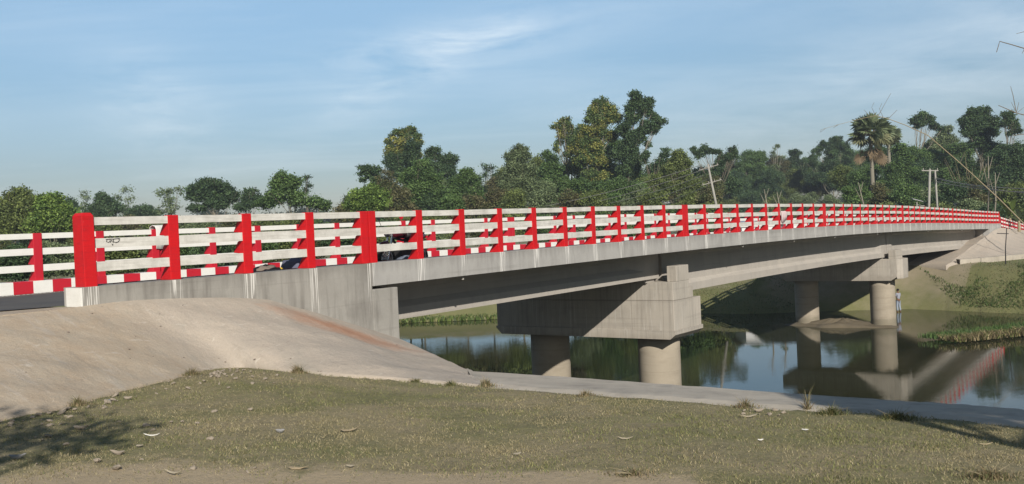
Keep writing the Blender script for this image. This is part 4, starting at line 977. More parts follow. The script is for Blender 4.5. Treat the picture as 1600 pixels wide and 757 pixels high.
TR = [
 ('broad mid green tree joining the tall centre crowns', 152, [(905, 215, 20, 12), (925, 240, 24, 14), (960, 232, 22, 14), (895, 262, 22, 14), (945, 268, 30, 16), (985, 262, 22, 16), (915, 285, 24, 14), (1000, 282, 20, 14)], 'mid', 925, .34, .85, 0),
 ('dark tree joining the tallest left crown to its neighbours', 148, [(612, 250, 16, 10), (640, 248, 18, 12), (668, 258, 16, 10), (690, 268, 18, 12), (622, 270, 18, 12), (655, 280, 24, 14), (715, 285, 20, 14), (645, 228, 12, 10)], 'dark', 650, .34, .85, 0),
 ('loose olive tree closing the gap left of the centre group', 155, [(790, 275, 16, 14), (775, 300, 18, 14), (845, 278, 18, 12), (840, 255, 12, 10), (868, 280, 14, 14)], 'olive', 835, .34, .8, 0),
 ('dark leafy tree closing the gap right of the centre group', 155, [(1022, 268, 16, 12), (1040, 262, 12, 10), (1012, 290, 20, 14), (1060, 285, 20, 14), (1095, 272, 16, 10), (1120, 275, 18, 12), (1140, 290, 20, 14)], 'dark', 1080, .34, .8, 0),
 ('soft yellow green tree at the far left edge of the tree line', 95, [(8, 335, 36, 24), (28, 308, 19, 14), (48, 325, 26, 20), (20, 350, 40, 20)], 'olive', 20, .30, 1.2, 0),
 ('broad yellow green tree second from the left edge', 90, [(82, 330, 28, 20), (80, 312, 18, 11), (102, 342, 28, 18), (70, 350, 30, 16)], 'bright', 85, .30, 1.1, 0),
 ('small thin pale tree poking above the low left trees', 190, [(133, 308, 8, 9), (133, 322, 10, 8)], 'pale', 133, .42, .6, 1),
 ('small dark tree between the yellow green trees on the left', 160, [(110, 318, 10, 8), (114, 330, 13, 10)], 'dark', 112, .4, .8, 0),
 ('dark spreading tree left of the airy grey pair', 150, [(158, 308, 10, 6), (165, 316, 16, 8), (175, 328, 20, 10), (150, 332, 22, 12)], 'dark', 165, .4, .9, 0),
 ('airy grey green tree with see through crown on the left', 180, [(200, 300, 9, 8), (200, 312, 9, 8), (185, 310, 7, 8), (192, 326, 16, 9)], 'pale', 197, .40, .5, 1),
 ('low rounded dark bush tree above the first rail bay', 170, [(225, 328, 14, 7), (210, 335, 16, 9), (238, 335, 14, 8)], 'dark', 225, .4, .9, 0),
 ('feathery tree pale on top and green below over the first bays', 150, [(255, 302, 12, 8), (265, 298, 8, 6), (280, 300, 6, 9), (270, 316, 14, 10), (262, 328, 20, 10)], 'pale', 268, .36, .65, 1),
 ('dark flat topped tree like an umbrella over the second rail bay', 130, [(320, 286, 14, 6), (335, 290, 22, 8), (305, 296, 17, 7), (352, 296, 16, 9), (366, 308, 12, 8), (330, 304, 20, 8), (296, 308, 7, 4), (340, 318, 22, 9), (308, 325, 16, 6)], 'dark', 345, .34, 1.0, 0, 'palebark'),
 ('small layered tree right of the dark umbrella tree', 140, [(392, 299, 13, 4), (388, 310, 12, 5), (380, 322, 16, 8), (405, 316, 14, 8)], 'dark', 392, .34, .8, 0),
 ('leafy tree with bare pale branches over the fourth rail bay', 110, [(438, 276, 12, 8), (432, 290, 13, 10), (458, 284, 14, 9), (450, 300, 16, 9), (430, 308, 18, 12), (465, 312, 16, 12), (492, 316, 16, 9), (505, 322, 14, 8), (415, 318, 16, 9)], 'mid', 460, .30, .85, 0, 'palebark'),
 ('tiny slim tree beside the leafy tree left of the sky gap', 130, [(480, 279, 6, 4), (481, 289, 6, 5), (479, 298, 5, 4)], 'dark', 480, .3, .6, 1),
 ('lopsided dark tree reaching left over the sky gap', 120, [(572, 263, 15, 4), (585, 268, 12, 6), (566, 281, 10, 3), (588, 280, 10, 8), (590, 293, 9, 8)], 'dark', 592, .30, .9, 0),
 ('low bright green tree right of the sky gap', 100, [(565, 308, 22, 14), (578, 297, 16, 9), (590, 312, 20, 14), (560, 320, 26, 10)], 'bright', 575, .28, 1.0, 0),
 ('brownish half bare tree in front of the tall left group', 112, [(602, 282, 16, 18), (612, 300, 20, 18), (600, 316, 20, 12)], 'brown', 605, .26, .7, 1, 'palebark'),
 ('tallest tree of the left group, with knobbly dark crown', 150, [(641, 202, 8, 6), (650, 212, 7, 5), (620, 208, 10, 5), (634, 213, 9, 6), (608, 222, 7, 5), (628, 222, 11, 6), (655, 222, 6, 7), (642, 230, 8, 5), (612, 238, 14, 7), (630, 236, 12, 8), (648, 242, 12, 8), (625, 252, 16, 8), (645, 256, 14, 8)], 'gold', 632, .34, .9, 0, 'palebark'),
 ('round mid green tree below the tallest tree of the left group', 118, [(660, 256, 14, 7), (655, 268, 20, 10), (640, 278, 20, 12), (672, 280, 20, 12), (655, 295, 30, 14), (640, 312, 30, 14), (680, 305, 24, 16)], 'mid', 655, .28, 1.1, 0),
 ('twin crowned dark tree right of the tallest left tree', 150, [(677, 236, 12, 6), (670, 245, 9, 5), (697, 246, 11, 7), (708, 250, 8, 8), (690, 258, 14, 8), (700, 270, 12, 8)], 'dark', 690, .34, .9, 0),
 ('sloping green tree at the right shoulder of the left group', 125, [(728, 270, 10, 7), (736, 280, 12, 8), (745, 290, 8, 6), (715, 285, 18, 10), (720, 302, 26, 14), (700, 320, 30, 12), (742, 310, 14, 12)], 'mid', 722, .28, 1.0, 0),
 ('slim see through tree alone between the two big groups', 150, [(758, 258, 7, 6), (768, 262, 9, 7), (757, 272, 6, 6), (773, 275, 8, 8), (768, 290, 8, 8), (762, 306, 10, 8)], 'dark', 766, .34, .55, 1),
 ('olive tree with brushy crown left of the tall centre group', 130, [(812, 232, 10, 7), (798, 244, 11, 8), (818, 246, 14, 10), (802, 262, 14, 12), (825, 266, 14, 12), (795, 288, 14, 16), (818, 292, 20, 16), (845, 300, 22, 16), (800, 312, 22, 12)], 'pale', 812, .30, .8, 0),
 ('small green tree squeezed beside the tall centre group', 140, [(855, 240, 8, 6), (862, 250, 12, 7), (870, 262, 10, 7), (850, 268, 11, 9), (862, 284, 18, 12)], 'mid', 860, .32, .85, 0),
 ('leftmost slender tree of the tall centre group', 150, [(882, 190, 10, 6), (870, 198, 8, 6), (890, 200, 9, 7), (878, 212, 8, 6), (893, 220, 9, 10), (870, 232, 5, 7), (888, 240, 8, 8), (900, 262, 12, 12)], 'gold', 893, .32, .75, 0, 'palebark'),
 ('big centre tree with yellowing leaves in its domed crown', 140, [(940, 160, 11, 7), (930, 171, 14, 8), (953, 172, 13, 9), (925, 185, 15, 9), (945, 188, 15, 9), (962, 185, 10, 8), (912, 205, 14, 9), (935, 206, 16, 10), (955, 212, 14, 10), (905, 226, 15, 10), (930, 230, 16, 10), (912, 250, 18, 10), (940, 252, 16, 10), (930, 275, 22, 14)], 'gold', 935, .33, .95, 0, 'palebark'),
 ('highest dark crooked tree at the right of the centre group', 138, [(993, 150, 9, 8), (998, 160, 10, 6), (1012, 160, 8, 9), (985, 170, 10, 7), (1006, 172, 12, 7), (1018, 178, 9, 6), (1030, 190, 11, 6), (1012, 196, 16, 7), (988, 186, 12, 7), (975, 200, 14, 9), (998, 208, 12, 7), (1018, 206, 9, 5), (985, 222, 16, 9), (970, 240, 18, 12), (992, 245, 12, 10), (980, 265, 20, 12), (1012, 226, 5, 4)], 'dark', 975, .33, .95, 0, 'palebark'),
 ('understorey tree filling the foot of the centre group', 122, [(905, 290, 18, 12), (935, 298, 22, 14), (965, 292, 22, 14), (995, 296, 20, 14), (890, 310, 22, 10), (1010, 312, 22, 10)], 'mid', 950, .28, 1.0, 0),
 ('sparse tree with scattered leaf tufts right of the centre group', 135, [(1041, 234, 6, 5), (1030, 250, 6, 4), (1042, 252, 5, 3), (1006, 250, 6, 6), (1010, 240, 4, 4), (1030, 262, 8, 5)], 'dark', 1012, .30, .7, 0),
 ('rounded olive tree left of the leaning utility pole', 125, [(1062, 240, 10, 6), (1055, 252, 12, 8), (1072, 254, 11, 9), (1045, 268, 14, 10), (1068, 272, 16, 12), (1025, 282, 16, 10), (1085, 290, 16, 12), (1050, 292, 22, 12)], 'olive', 1062, .28, .9, 0),
 ('tree of loose floating leaf tufts behind the leaning utility pole', 150, [(1083, 234, 4, 3), (1100, 231, 5, 4), (1108, 238, 7, 4), (1093, 245, 7, 3), (1126, 238, 5, 4), (1145, 234, 7, 4), (1150, 244, 5, 6), (1128, 250, 9, 6), (1140, 242, 6, 4), (1122, 262, 11, 7), (1110, 280, 14, 12)], 'dark', 1124, .32, .75, 0),
 ('flat crowned green tree just right of the leaning pole', 215, [(1172, 250, 14, 5), (1190, 247, 11, 5), (1160, 258, 12, 6), (1180, 264, 16, 8), (1150, 275, 14, 10), (1172, 285, 22, 12), (1195, 290, 16, 12)], 'mid', 1172, .30, 1.0, 0),
 ('wispy pale tree with upright tip right of the flat crown', 220, [(1214, 230, 5, 6), (1208, 242, 7, 6), (1220, 248, 6, 6), (1208, 262, 11, 8), (1218, 278, 12, 10), (1205, 298, 16, 10)], 'pale', 1213, .30, .6, 1, 'palebark'),
 ('dark round tree left of the glossy stepped tree', 225, [(1243, 238, 11, 5), (1240, 250, 9, 6), (1255, 256, 8, 6), (1236, 266, 11, 8), (1250, 280, 16, 12)], 'dark', 1245, .33, .9, 0),
 ('glossy stepped tree left of the tall palm', 205, [(1304, 218, 12, 5), (1288, 226, 10, 5), (1316, 228, 11, 6), (1275, 238, 9, 6), (1300, 238, 14, 7), (1325, 240, 10, 8), (1270, 254, 9, 7), (1295, 258, 18, 10), (1322, 262, 14, 10), (1280, 280, 22, 12), (1312, 288, 20, 12)], 'dark', 1305, .32, .9, 0, 'palebark'),
 ('small round tree on thin stem behind the bent pole tip', 165, [(1440, 180, 11, 4), (1428, 188, 8, 5), (1450, 187, 9, 5), (1458, 196, 9, 5), (1436, 196, 8, 5), (1470, 202, 5, 3)], 'dark', 1425, .36, .95, 0, 'palebark'),
 ('tangled green tree just right of the palms', 140, [(1405, 232, 12, 8), (1415, 248, 16, 10), (1400, 262, 16, 12), (1425, 272, 18, 12), (1395, 290, 22, 14), (1420, 300, 22, 12)], 'mid', 1408, .30, .95, 0),
 ('hazy feathery tree behind the twin pole', 170, [(1478, 205, 10, 8), (1468, 218, 11, 8), (1488, 220, 11, 9), (1455, 228, 14, 9), (1475, 238, 18, 12), (1450, 250, 20, 14), (1480, 262, 22, 14), (1445, 280, 24, 16), (1478, 290, 24, 14)], 'pale', 1470, .36, .8, 0),
 ('big dark round crowned tree at the right', 150, [(1522, 176, 13, 7), (1536, 174, 11, 6), (1510, 190, 11, 8), (1528, 190, 16, 9), (1548, 188, 12, 8), (1512, 206, 11, 8), (1534, 206, 16, 9), (1555, 204, 12, 8), (1530, 222, 22, 9), (1550, 234, 20, 10)], 'dark', 1535, .34, 1.1, 0, 'palebark'),
 ('small dark crown touching the right side of the big round tree', 145, [(1574, 178, 9, 6), (1582, 188, 7, 6), (1570, 192, 8, 6), (1580, 208, 8, 3), (1590, 205, 6, 3)], 'dark', 1572, .33, 1.0, 0),
 ('broad dark tree mass at the right edge behind the wires', 135, [(1585, 232, 22, 10), (1562, 245, 20, 12), (1595, 255, 22, 14), (1572, 272, 24, 14), (1600, 282, 26, 14), (1545, 285, 24, 14), (1620, 250, 20, 20)], 'dark', 1585, .30, 1.1, 0),
 ('thin stemmed shady tree behind the far end of the railing', 125, [(1505, 262, 16, 12), (1520, 282, 20, 14), (1500, 298, 22, 12), (1535, 302, 20, 12), (1462, 300, 20, 12)], 'dark', 1510, .28, 1.1, 0, 'palebark'),
]
for r in TR:
    lab, Yd, bl, kd, bx, lf, dn, ai = r[:8]
    tree(lab, Yd, bl, kd, bx, lf, dn, ai, r[8] if len(r) > 8 else 'bark')
# undergrowth shrubs, countable masses below the trees
TONE = {'mid': 'mid green', 'olive': 'olive', 'dark': 'dark', 'pale': 'pale', 'brown': 'brownish', 'bright': 'bright green'}
USED = set()
def fresh(fmt, opts):
    random.shuffle(opts)
    for o_ in opts:
        if fmt.format(TONE[o_]) not in USED: break
    USED.add(fmt.format(TONE[o_])); return o_, fmt.format(TONE[o_])
def short(x):
    t = min(TR, key=lambda q: abs(np.mean([b[0] for b in q[2]])-x))[0].split(); t = t[:7]
    while t[-1] in ('the', 'of', 'at', 'with', 'a', 'in', 'above', 'over', 'and', 'see', 'to', 'on', 'left', 'right', 'between', 'far', 'just', 'poking', 'squeezed', 'behind', 'below', 'under', 'second', 'from', 'small', 'like', 'half', 'bare', 'filling'): t = t[:-1]
    return ' '.join(t)
i = 0
for x0, x1, y0, Yd, st, kds in ((610, 1120, 296, 145, 46, ('dark', 'mid', 'mid', 'olive')), (1120, 1320, 296, 212, 40, ('mid', 'dark', 'pale')), (1140, 1345, 266, 222, 42, ('mid', 'dark', 'pale')), (1375, 1640, 262, 160, 48, ('dark', 'mid')), (1320, 1640, 292, 150, 44, ('dark', 'mid', 'dark')), (1110, 1330, 330, 200, 36, ('mid', 'dark', 'olive')), (560, 1640, 318, 112, 37, ('mid', 'olive', 'dark', 'mid', 'brown')), (560, 1640, 352, 104, 44, ('dark', 'olive', 'mid')), (-40, 600, 350, 105, 42, ('mid', 'dark', 'olive', 'pale'))):
    x = x0
    while x < x1:
        if Yd < 115 and 1135 < x < 1310: x += st; continue
        jy = random.uniform(-7, 6); roll = -(x-800)*.0
        yb = y0+jy-(x-800)*.022
        bl = [(x+random.uniform(-8, 8), yb+random.uniform(-6, 4), st*.55, 15), (x+random.uniform(-18, 18), yb+14, st*.6, 14), (x+random.uniform(-12, 12), yb-10, st*.3, 8)]
        row_ = 'topmost' if y0 < 270 else 'upper' if y0 < 300 else 'middle' if y0 < 340 else 'lowest'
        kd_, lab = fresh('{} '+f'{row_} shrub below the {short(x)}', list(set(kds))+['pale', 'olive', 'brown'])
        tree(lab, Yd+random.uniform(-4, 6), bl, kd_, None, .27, .75, 0, group='undergrowth shrubs below the trees', name='shrub', cat='shrub', limbs=False)
        x += st*random.uniform(.8, 1.15); i += 1
lab = 'scrubby dark bush seen between the bars of the railings'
x = -60
while x < 700:
    Yd = random.uniform(44, 60); yb = 404-(x-0)*.045+random.uniform(-6, 6)
    k_ = sum(1 for q in (133, 268, 384, 485, 577, 657) if x > q)
    kd_, lab = fresh('scrubby {} bush seen through the '+('bars left of the thick end post', 'first rail bay', 'second rail bay', 'third rail bay', 'fourth rail bay', 'fifth rail bay', 'sixth rail bay')[k_], ['dark', 'brown', 'olive', 'mid', 'pale'])
    tree(lab, Yd, [(x, yb, 42, 17), (x+random.uniform(-25, 25), yb+20, 42, 14), (x+random.uniform(-20, 20), yb-10, 20, 9)], kd_, None, .15, .8, 0, group='bushes behind the railings', name='bush', cat='bush', limbs=False, gzv=4.2)
    x += random.uniform(36, 55)
# far wood that closes the gaps
V, Fq, C = leaves([(x, 342-(x-800)*.03+6*math.sin(x*.05)+4*math.sin(x*.13), 20, 18+4*math.sin(x*.08)) for x in range(-80, 1720, 17)], 330, 0, 0, .9, [(.045, .065, .035), (.06, .08, .045), (.035, .05, .03)], .9)
V[:, 1] += 330
tag(mesh_np('distant_wood', V, Fq, M['leaf'], col=C), kind='stuff')

# palms ---------------------------------------------------------------------
def palm(label, Yd, px, ytop, rpx, lean=0, skirt=True, seed=1):
    rr = random.Random(seed); c = on_y(px, ytop+rpx, Yd); m = Yd/FPX; r = rpx*m; z0 = gz(c[0], Yd); H = c[2]-z0
    root = empty('fan_palm', (c[0], Yd, z0), 0, label, 'palm tree')
    mb = MB(); mb.tube([(lean*(1-h)**2, 0, H*h-.3*(h == 0)) for h in np.linspace(0, 1, 9)], [.34-.12*h for h in np.linspace(0, 1, 9)], 9); mb.build('trunk', M['palebark'], root, smooth=True)
    V = []; Fq = []; C = []
    def fan(cen, dr, size, col):
        dr = np.array(dr); dr /= np.linalg.norm(dr); up = np.array([0, 0, 1.]); a = np.cross(dr, up); a /= np.linalg.norm(a)+1e-9; b = np.cross(a, dr)
        tw = rr.uniform(-1.57, 1.57); a, b = a*math.cos(tw)+b*math.sin(tw), b*math.cos(tw)-a*math.sin(tw)
        k = 15
        for i in range(k):
            th = (i/(k-1)-.5)*4.1; d = dr*math.cos(th)+a*math.sin(th); d = d/np.linalg.norm(d); L = size*(1-.12*abs(th))*rr.uniform(.85, 1.05)
            sd_ = np.cross(d, b); w_ = size*.085; base = len(V); droop = np.array([0, 0, -1])*L*.18*rr.uniform(.3, 1.2)
            V.extend([cen, cen+d*L*.6+sd_*w_+b*.04*size, cen+d*L+droop, cen+d*L*.6-sd_*w_-b*.04*size]); Fq.append((base, base+1, base+2, base+3))
            cc_ = np.array(col)*rr.uniform(.75, 1.25); C.extend([[*cc_, 1]]*4)
    mbp = MB()
    for i in range(52):
        el = math.asin(min(1, max(-1, rr.uniform(-.75, 1)))); az_r = rr.uniform(0, 6.283)
        d = np.array([math.cos(el)*math.cos(az_r), math.cos(el)*math.sin(az_r), math.sin(el)]); e = np.array([0, 0, H])+d*r*rr.uniform(.38, .58)
        mbp.tube([(0, 0, H-.1), tuple(e)], [.05, .025], 4); fan(e, d+np.array([0, 0, -.15]), r*.52, (.17, .215, .11) if el > -.1 else (.21, .22, .12))
    if skirt:
        for i in range(9):
            az_r = rr.uniform(0, 6.283); d = np.array([.5*math.cos(az_r), .5*math.sin(az_r), -1]); e = np.array([0, 0, H-.2])+d*r*rr.uniform(.5, 1.0); fan(e, d, r*.36, (.24, .18, .11))
    mesh_np('fronds', np.array(V), np.array(Fq), M['leaf'], root, col=np.array(C))
    mbp.build('leaf_stalk', M['bamboo'], root)
palm('tall fan palm with full round crown and brown hanging skirt', 125, 1360, 172, 38, .2, True, 3)
palm('shorter fan palm tucked behind the right side of the tall one', 152, 1388, 192, 22, 0, False, 5)
# banana-like bright clump by the far rail end
def bladeplant(px, py, Yd, n, L, label, seed, col=(.16, .22, .05)):
    rr = random.Random(seed); c = on_y(px, py, Yd); z0 = c[2]; root = empty('banana_plant', (c[0], Yd, z0-.6), 0, label, 'plant')
    V = []; Fq = []; C = []
    for i in range(n):
        a = rr.uniform(0, 6.28); t_ = rr.uniform(.5, 1.3); w_ = L*.09
        pts = [np.array([math.cos(a)*L*u*math.cos(t_)*(.4+.6*u), math.sin(a)*L*u*.5, .5+L*(u*math.sin(t_)*1.2-u*u*.5)]) for u in (0, .3, .6, .85, 1)]
        s_ = np.array([-math.sin(a)*.4+.3, math.cos(a), 0.2]); s_ /= np.linalg.norm(s_); k = len(V)
        for q, ww in zip(pts, (.15, .9, 1, .7, .05)): V.extend([q-s_*w_*ww, q+s_*w_*ww])
        for q in range(4): Fq.append((k+2*q, k+2*q+1, k+2*q+3, k+2*q+2))
        cc_ = np.array(col)*rr.uniform(.6, 1.3); C.extend([[*cc_, 1]]*10)
    mesh_np('leaves', np.array(V), np.array(Fq), M['leaf'], root, col=np.array(C))
    mb = MB(); mb.tube([(0, 0, -.5), (0, 0, .9)], [.16, .1], 8); mb.build('stem', M['bamboo'], root)
bladeplant(1578, 338, 96, 15, 3.0, 'bright yellow green broad leaved plant above the far rail end', 3)
bladeplant(1592, 345, 92, 13, 2.3, 'grey green drooping plant beside the far rail end', 4, (.12, .17, .08))
bladeplant(1610, 340, 94, 12, 2.6, 'green broad leaved plant at the very right edge behind the far rail', 6, (.1, .15, .05))
# dry upright stalks
root = empty('dry_bamboo_clump', tuple(on_y(1520, 330, 118)-np.array([0, 0, 4])), 0, 'dry yellowish bamboo clump in the trees at right', 'bamboo')
mb = MB()
for i in range(26):
    a = random.uniform(-.32, .32); L = random.uniform(6, 11.5); b = random.uniform(-.9, .9); mb.tube([(b, random.uniform(-.6, .6), 0), (b+a*L*.35, 0, L*.6), (b+a*L*1.0, 0, L*(1-.12*abs(a)))], [.05, .035, .01], 4)
mb.build('culms', M['bamboo'], root)

# ------------------------------------------------------------ poles and wires
def wire(a, b, sag, label, r=.02):
    mb = MB(); a = np.array(a); b = np.array(b)
    mb.tube([tuple(a*(1-u)+b*u-np.array([0, 0, sag*4*u*(1-u)])) for u in np.linspace(0, 1, 14)], r, 5); o = mb.build('power_line', M['wire']); tag(o, label, 'wire', 'power lines')
a = on_y(1106, 257, 96); b = on_y(1121, 330, 96); b2 = b+(b-a)*.55
root = empty('utility_pole', tuple(b2), 0, 'leaning pale concrete utility pole right of the tall centre trees', 'utility pole')
mb = MB(); mb.tube([(0, 0, 0), tuple(a-b2)], [.16, .09], 10); mb.build('pole', M['polecon'], root, smooth=True)
top = a-b2
for k, z in enumerate((-.35, -1.9)):
    d = top+(b-a)/np.linalg.norm(b-a)*(-z); mb = MB(); mb.tube([(d[0]-1.0, .1, d[2]-.25), (d[0]+1.0, -.1, d[2]+.25)], .045, 6)
    for q in (-.9, -.3, .3, .9): mb.tube([(d[0]+q, 0, d[2]+q*.25), (d[0]+q, 0, d[2]+q*.25+.22)], .035, 6)
    mb.build('crossarm', M['polecon'], root)
for i, (pa, pb) in enumerate((((1096, 258), (790, 333)), ((1108, 262), (840, 334)), ((1098, 275), (880, 330)), ((1112, 278), (930, 330)), ((1105, 290), (985, 325)))):
    wire(on_y(*pa, 96), on_y(*pb, 118), .5, ('topmost', 'second highest', 'third highest', 'fourth highest', 'lowest')[i]+' pale wire running down left from the leaning pole', .03)
a = on_y(1453, 265, 92); b = on_y(1449, 340, 92)
root = empty('utility_pole', tuple(b-np.array([0, 0, 2])), 0, 'twin concrete utility pole with one crossarm near the far bridge end', 'utility pole')
o0 = b-np.array([0, 0, 2])
mb = MB(); mb.tube([(0, 0, 0), tuple(a-o0)], [.14, .10], 10); mb.build('pole', M['polecon'], root, smooth=True)
mb = MB(); q1 = on_y(1461, 266, 92)-o0; q2 = on_y(1466, 336, 92)-o0-np.array([0, 0, 2]); mb.tube([tuple(q2), tuple(q1)], [.11, .08], 10); mb.build('pole', M['polecon'], root, smooth=True)
mb = MB(); e1 = on_y(1440, 267, 92)-o0; e2 = on_y(1466, 267, 92)-o0; mb.tube([tuple(e1), tuple(e2)], .06, 6)
for u in (.1, .5, .95): q = e1*(1-u)+e2*u; mb.tube([tuple(q), (q[0], q[1], q[2]+.25)], .04, 6)
mb.build('crossarm', M['polecon'], root)
for i, (y0, y1) in enumerate(((280, 290), (284, 296), (278, 302))): wire(on_y(1462, y0, 92), on_y(1690, y1+4, 70), .4, ('upper', 'middle', 'lower')[i]+' wire running right from the twin pole', .026)
# solar street light
c = on_y(1433, 330, 90)
root = empty('solar_street_light', tuple(c-np.array([0, 0, 2])), 0, 'small solar street light with tilted panel behind the railing', 'street light')
mb = MB(); mb.tube([(0, 0, 0), (0, 0, 2.9)], .06, 8); mb.build('post', M['polecon'], root)
mb = MB(); mb.add([(-.5, -.3, 3.15), (.5, -.3, 2.85), (.5, .3, 2.95), (-.5, .3, 3.25), (-.5, -.3, 3.2), (.5, -.3, 2.9), (.5, .3, 3.0), (-.5, .3, 3.3)], [(0, 1, 2, 3), (4, 7, 6, 5), (0, 4, 5, 1), (1, 5, 6, 2), (2, 6, 7, 3), (3, 7, 4, 0)]); mb.build('panel', M['tin'], root)
mb = MB(); mb.tube([(0, 0, 2.6), (.4, -.2, 2.5)], .03, 6); mb.box((.3, -.32, 2.44), (.6, -.12, 2.5)); mb.build('lamp_arm', M['polecon'], root)
# bare stems in the trees at right
for px, y0, px2, y1, Yd, lab in ((1541, 330, 1544, 244, 100, 'tall pale bare trunk right of the twin pole'), (1551, 330, 1555, 270, 99, 'short pale bare trunk beside the taller one at right'), (1353, 330, 1341, 285, 105, 'leaning pale bare trunk left of the palm foot'), (1219, 330, 1214, 300, 103, 'thin pale bare trunk behind the railing crest'), (1200, 330, 1194, 296, 104, 'short leaning pale stem behind the railing crest')):
    a = on_y(px, y0, Yd)-np.array([0, 0, 2]); b = on_y(px2, y1, Yd); root = empty('bare_tree', tuple(a), 0, lab, 'tree')
    d = b-a; mb = MB(); mb.tube([(0, 0, 0), tuple(d*.5+np.array([.15, 0, 0])), tuple(d)], [.10, .08, .03], 7)
    mb.tube([tuple(d*.75), tuple(d*.95+np.array([.5, 0, .3]))], [.05, .02], 5); mb.tube([tuple(d*.6), tuple(d*.85+np.array([-.5, 0, .2]))], [.05, .02], 5); mb.build('trunk', M['palebark'], root, smooth=True)
# thin dark rod on the far slope
c = on_z(1571, 412, 2.95); root = empty('marker_rod', tuple(c-np.array([0, 0, .4])), 0, 'thin dark rod with a short crossbar standing at the foot of the far slope', 'rod')
h = on_y(1573, 356, c[1]); d = h-c+np.array([0, 0, .4]); mb = MB(); mb.tube([(0, 0, 0), tuple(d*.5+np.array([-.05, 0, 0])), tuple(d)], [.045, .035, .03], 6); e = d*.85; mb.tube([(e[0]-.7, 0, e[2]+.06), (e[0]+.15, 0, e[2])], .03, 5)
mb.build('rod', M['dark'], root)
# pale house behind the crest
c = on_y(1222, 372, 101); h = empty('house', (c[0], 101, gz(c[0], 101)), 0, 'long pale limewashed house glimpsed between the railing bars behind the crest', 'house')
mb = MB(); mb.box((-4.3, 0, 0), (4.3, 5, 3.2)); mb.build('wall', M['housewall'], h)
mb = MB(); mb.prism([(-.5, 3.15), (2.5, 3.6), (5.5, 3.15), (5.5, 3.22), (2.5, 3.68), (-.5, 3.22)], 0, -4.7, 4.7); mb.build('roof', M['tin'], h)
for x in (-3, -1, 1, 3):
    mb = MB(); mb.box((x-.4, -.02, 1.1), (x+.4, .02, 2.3)); mb.build('window', M['shade'], h)

# ------------------------------------------------------------ the bent bamboo over the right trees
Yb = 74
def bend(pts, r0, r1, n=6):
    mb = MB(); P = [on_y(x, y, Yb) for x, y in pts]; return P
P = [on_y(x, y, Yb) for x, y in ((1650, 398), (1600, 350), (1560, 310), (1500, 255), (1450, 212), (1415, 196), (1385, 185), (1368, 181), (1345, 186), (1310, 195), (1283, 203))]
Pd = dense(P, 4); root = empty('bent_bamboo', tuple(P[0]-np.array([0, 0, .4])), 0, 'long thin bamboo bending left over the palms from the right bank', 'bamboo')
mb = MB(); mb.tube([tuple(p-P[0]+np.array([0, 0, .4])) for p in Pd], [.05*(1-.8*i/(len(Pd)-1)) for i in range(len(Pd))], 6); mb.build('culm', M['bamboo'], root, smooth=True)
mb = MB()
for (x0, y0), br in (((1368, 181), [(1362, 168), (1366, 160)]), ((1372, 182), [(1384, 160), (1392, 146)]), ((1380, 184), [(1374, 170), (1378, 162)]), ((1360, 183), [(1350, 172)]), ((1388, 186), [(1402, 172)]), ((1310, 195), [(1302, 200)]), ((1500, 255), [(1508, 238)]), ((1540, 292), [(1556, 284)]), ((1283, 203), [(1282, 207), (1290, 201)])):
    pts = [tuple(on_y(x0, y0, Yb)-P[0]+np.array([0, 0, .4]))]+[tuple(on_y(x, y, Yb)-P[0]+np.array([0, 0, .4])) for x, y in br]; mb.tube(pts, [.02]+[.012]*len(br), 4)
mb.build('side_twigs', M['bark'], root)
P = [on_y(x, y, 58) for x, y in ((1655, 398), (1612, 345), (1575, 300), (1562, 291))]
# bare twigs entering from the right, hanging from a tree that stands just outside the view
Yt = 14.0
root = empty('bare_tree', tuple(on_y(1760, 470, Yt)), 0, 'bare twigs reaching into the sky from the right edge', 'tree')
o0 = on_y(1760, 470, Yt); L_ = lambda x, y, dy=0: tuple(on_y(x, y, Yt+dy)-o0)
mb = MB(); mb.tube([(0, 0, -2.6), L_(1745, 330), L_(1730, 200), L_(1700, 60)], [.09, .07, .045, .02], 7)
mb.build('trunk', M['bark'], root, smooth=True)
mb = MB()
for pts, r in (([(1715, 130), (1660, 108), (1600, 76), (1580, 70), (1562, 65), (1560, 72), (1557, 82)], .010), ([(1600, 78), (1597, 84)], .006), ([(1640, 60), (1600, 50), (1588, 53)], .006),
               ([(1735, 260), (1670, 200), (1600, 180), (1588, 177), (1560, 165)], .011), ([(1588, 177), (1583, 150), (1579, 135)], .006), ([(1588, 177), (1592, 160)], .005), ([(1586, 172), (1580, 160)], .004), ([(1590, 176), (1600, 168)], .004), ([(1738, 280), (1660, 232), (1600, 210), (1582, 212)], .010), ([(1720, 240), (1650, 200), (1600, 195)], .006)):
    q = [L_(x, y) for x, y in pts]; mb.tube(q, [r*(1-.5*i/(len(q)-1)) for i in range(len(q))], 5)
mb.build('twigs', M['bark'], root)
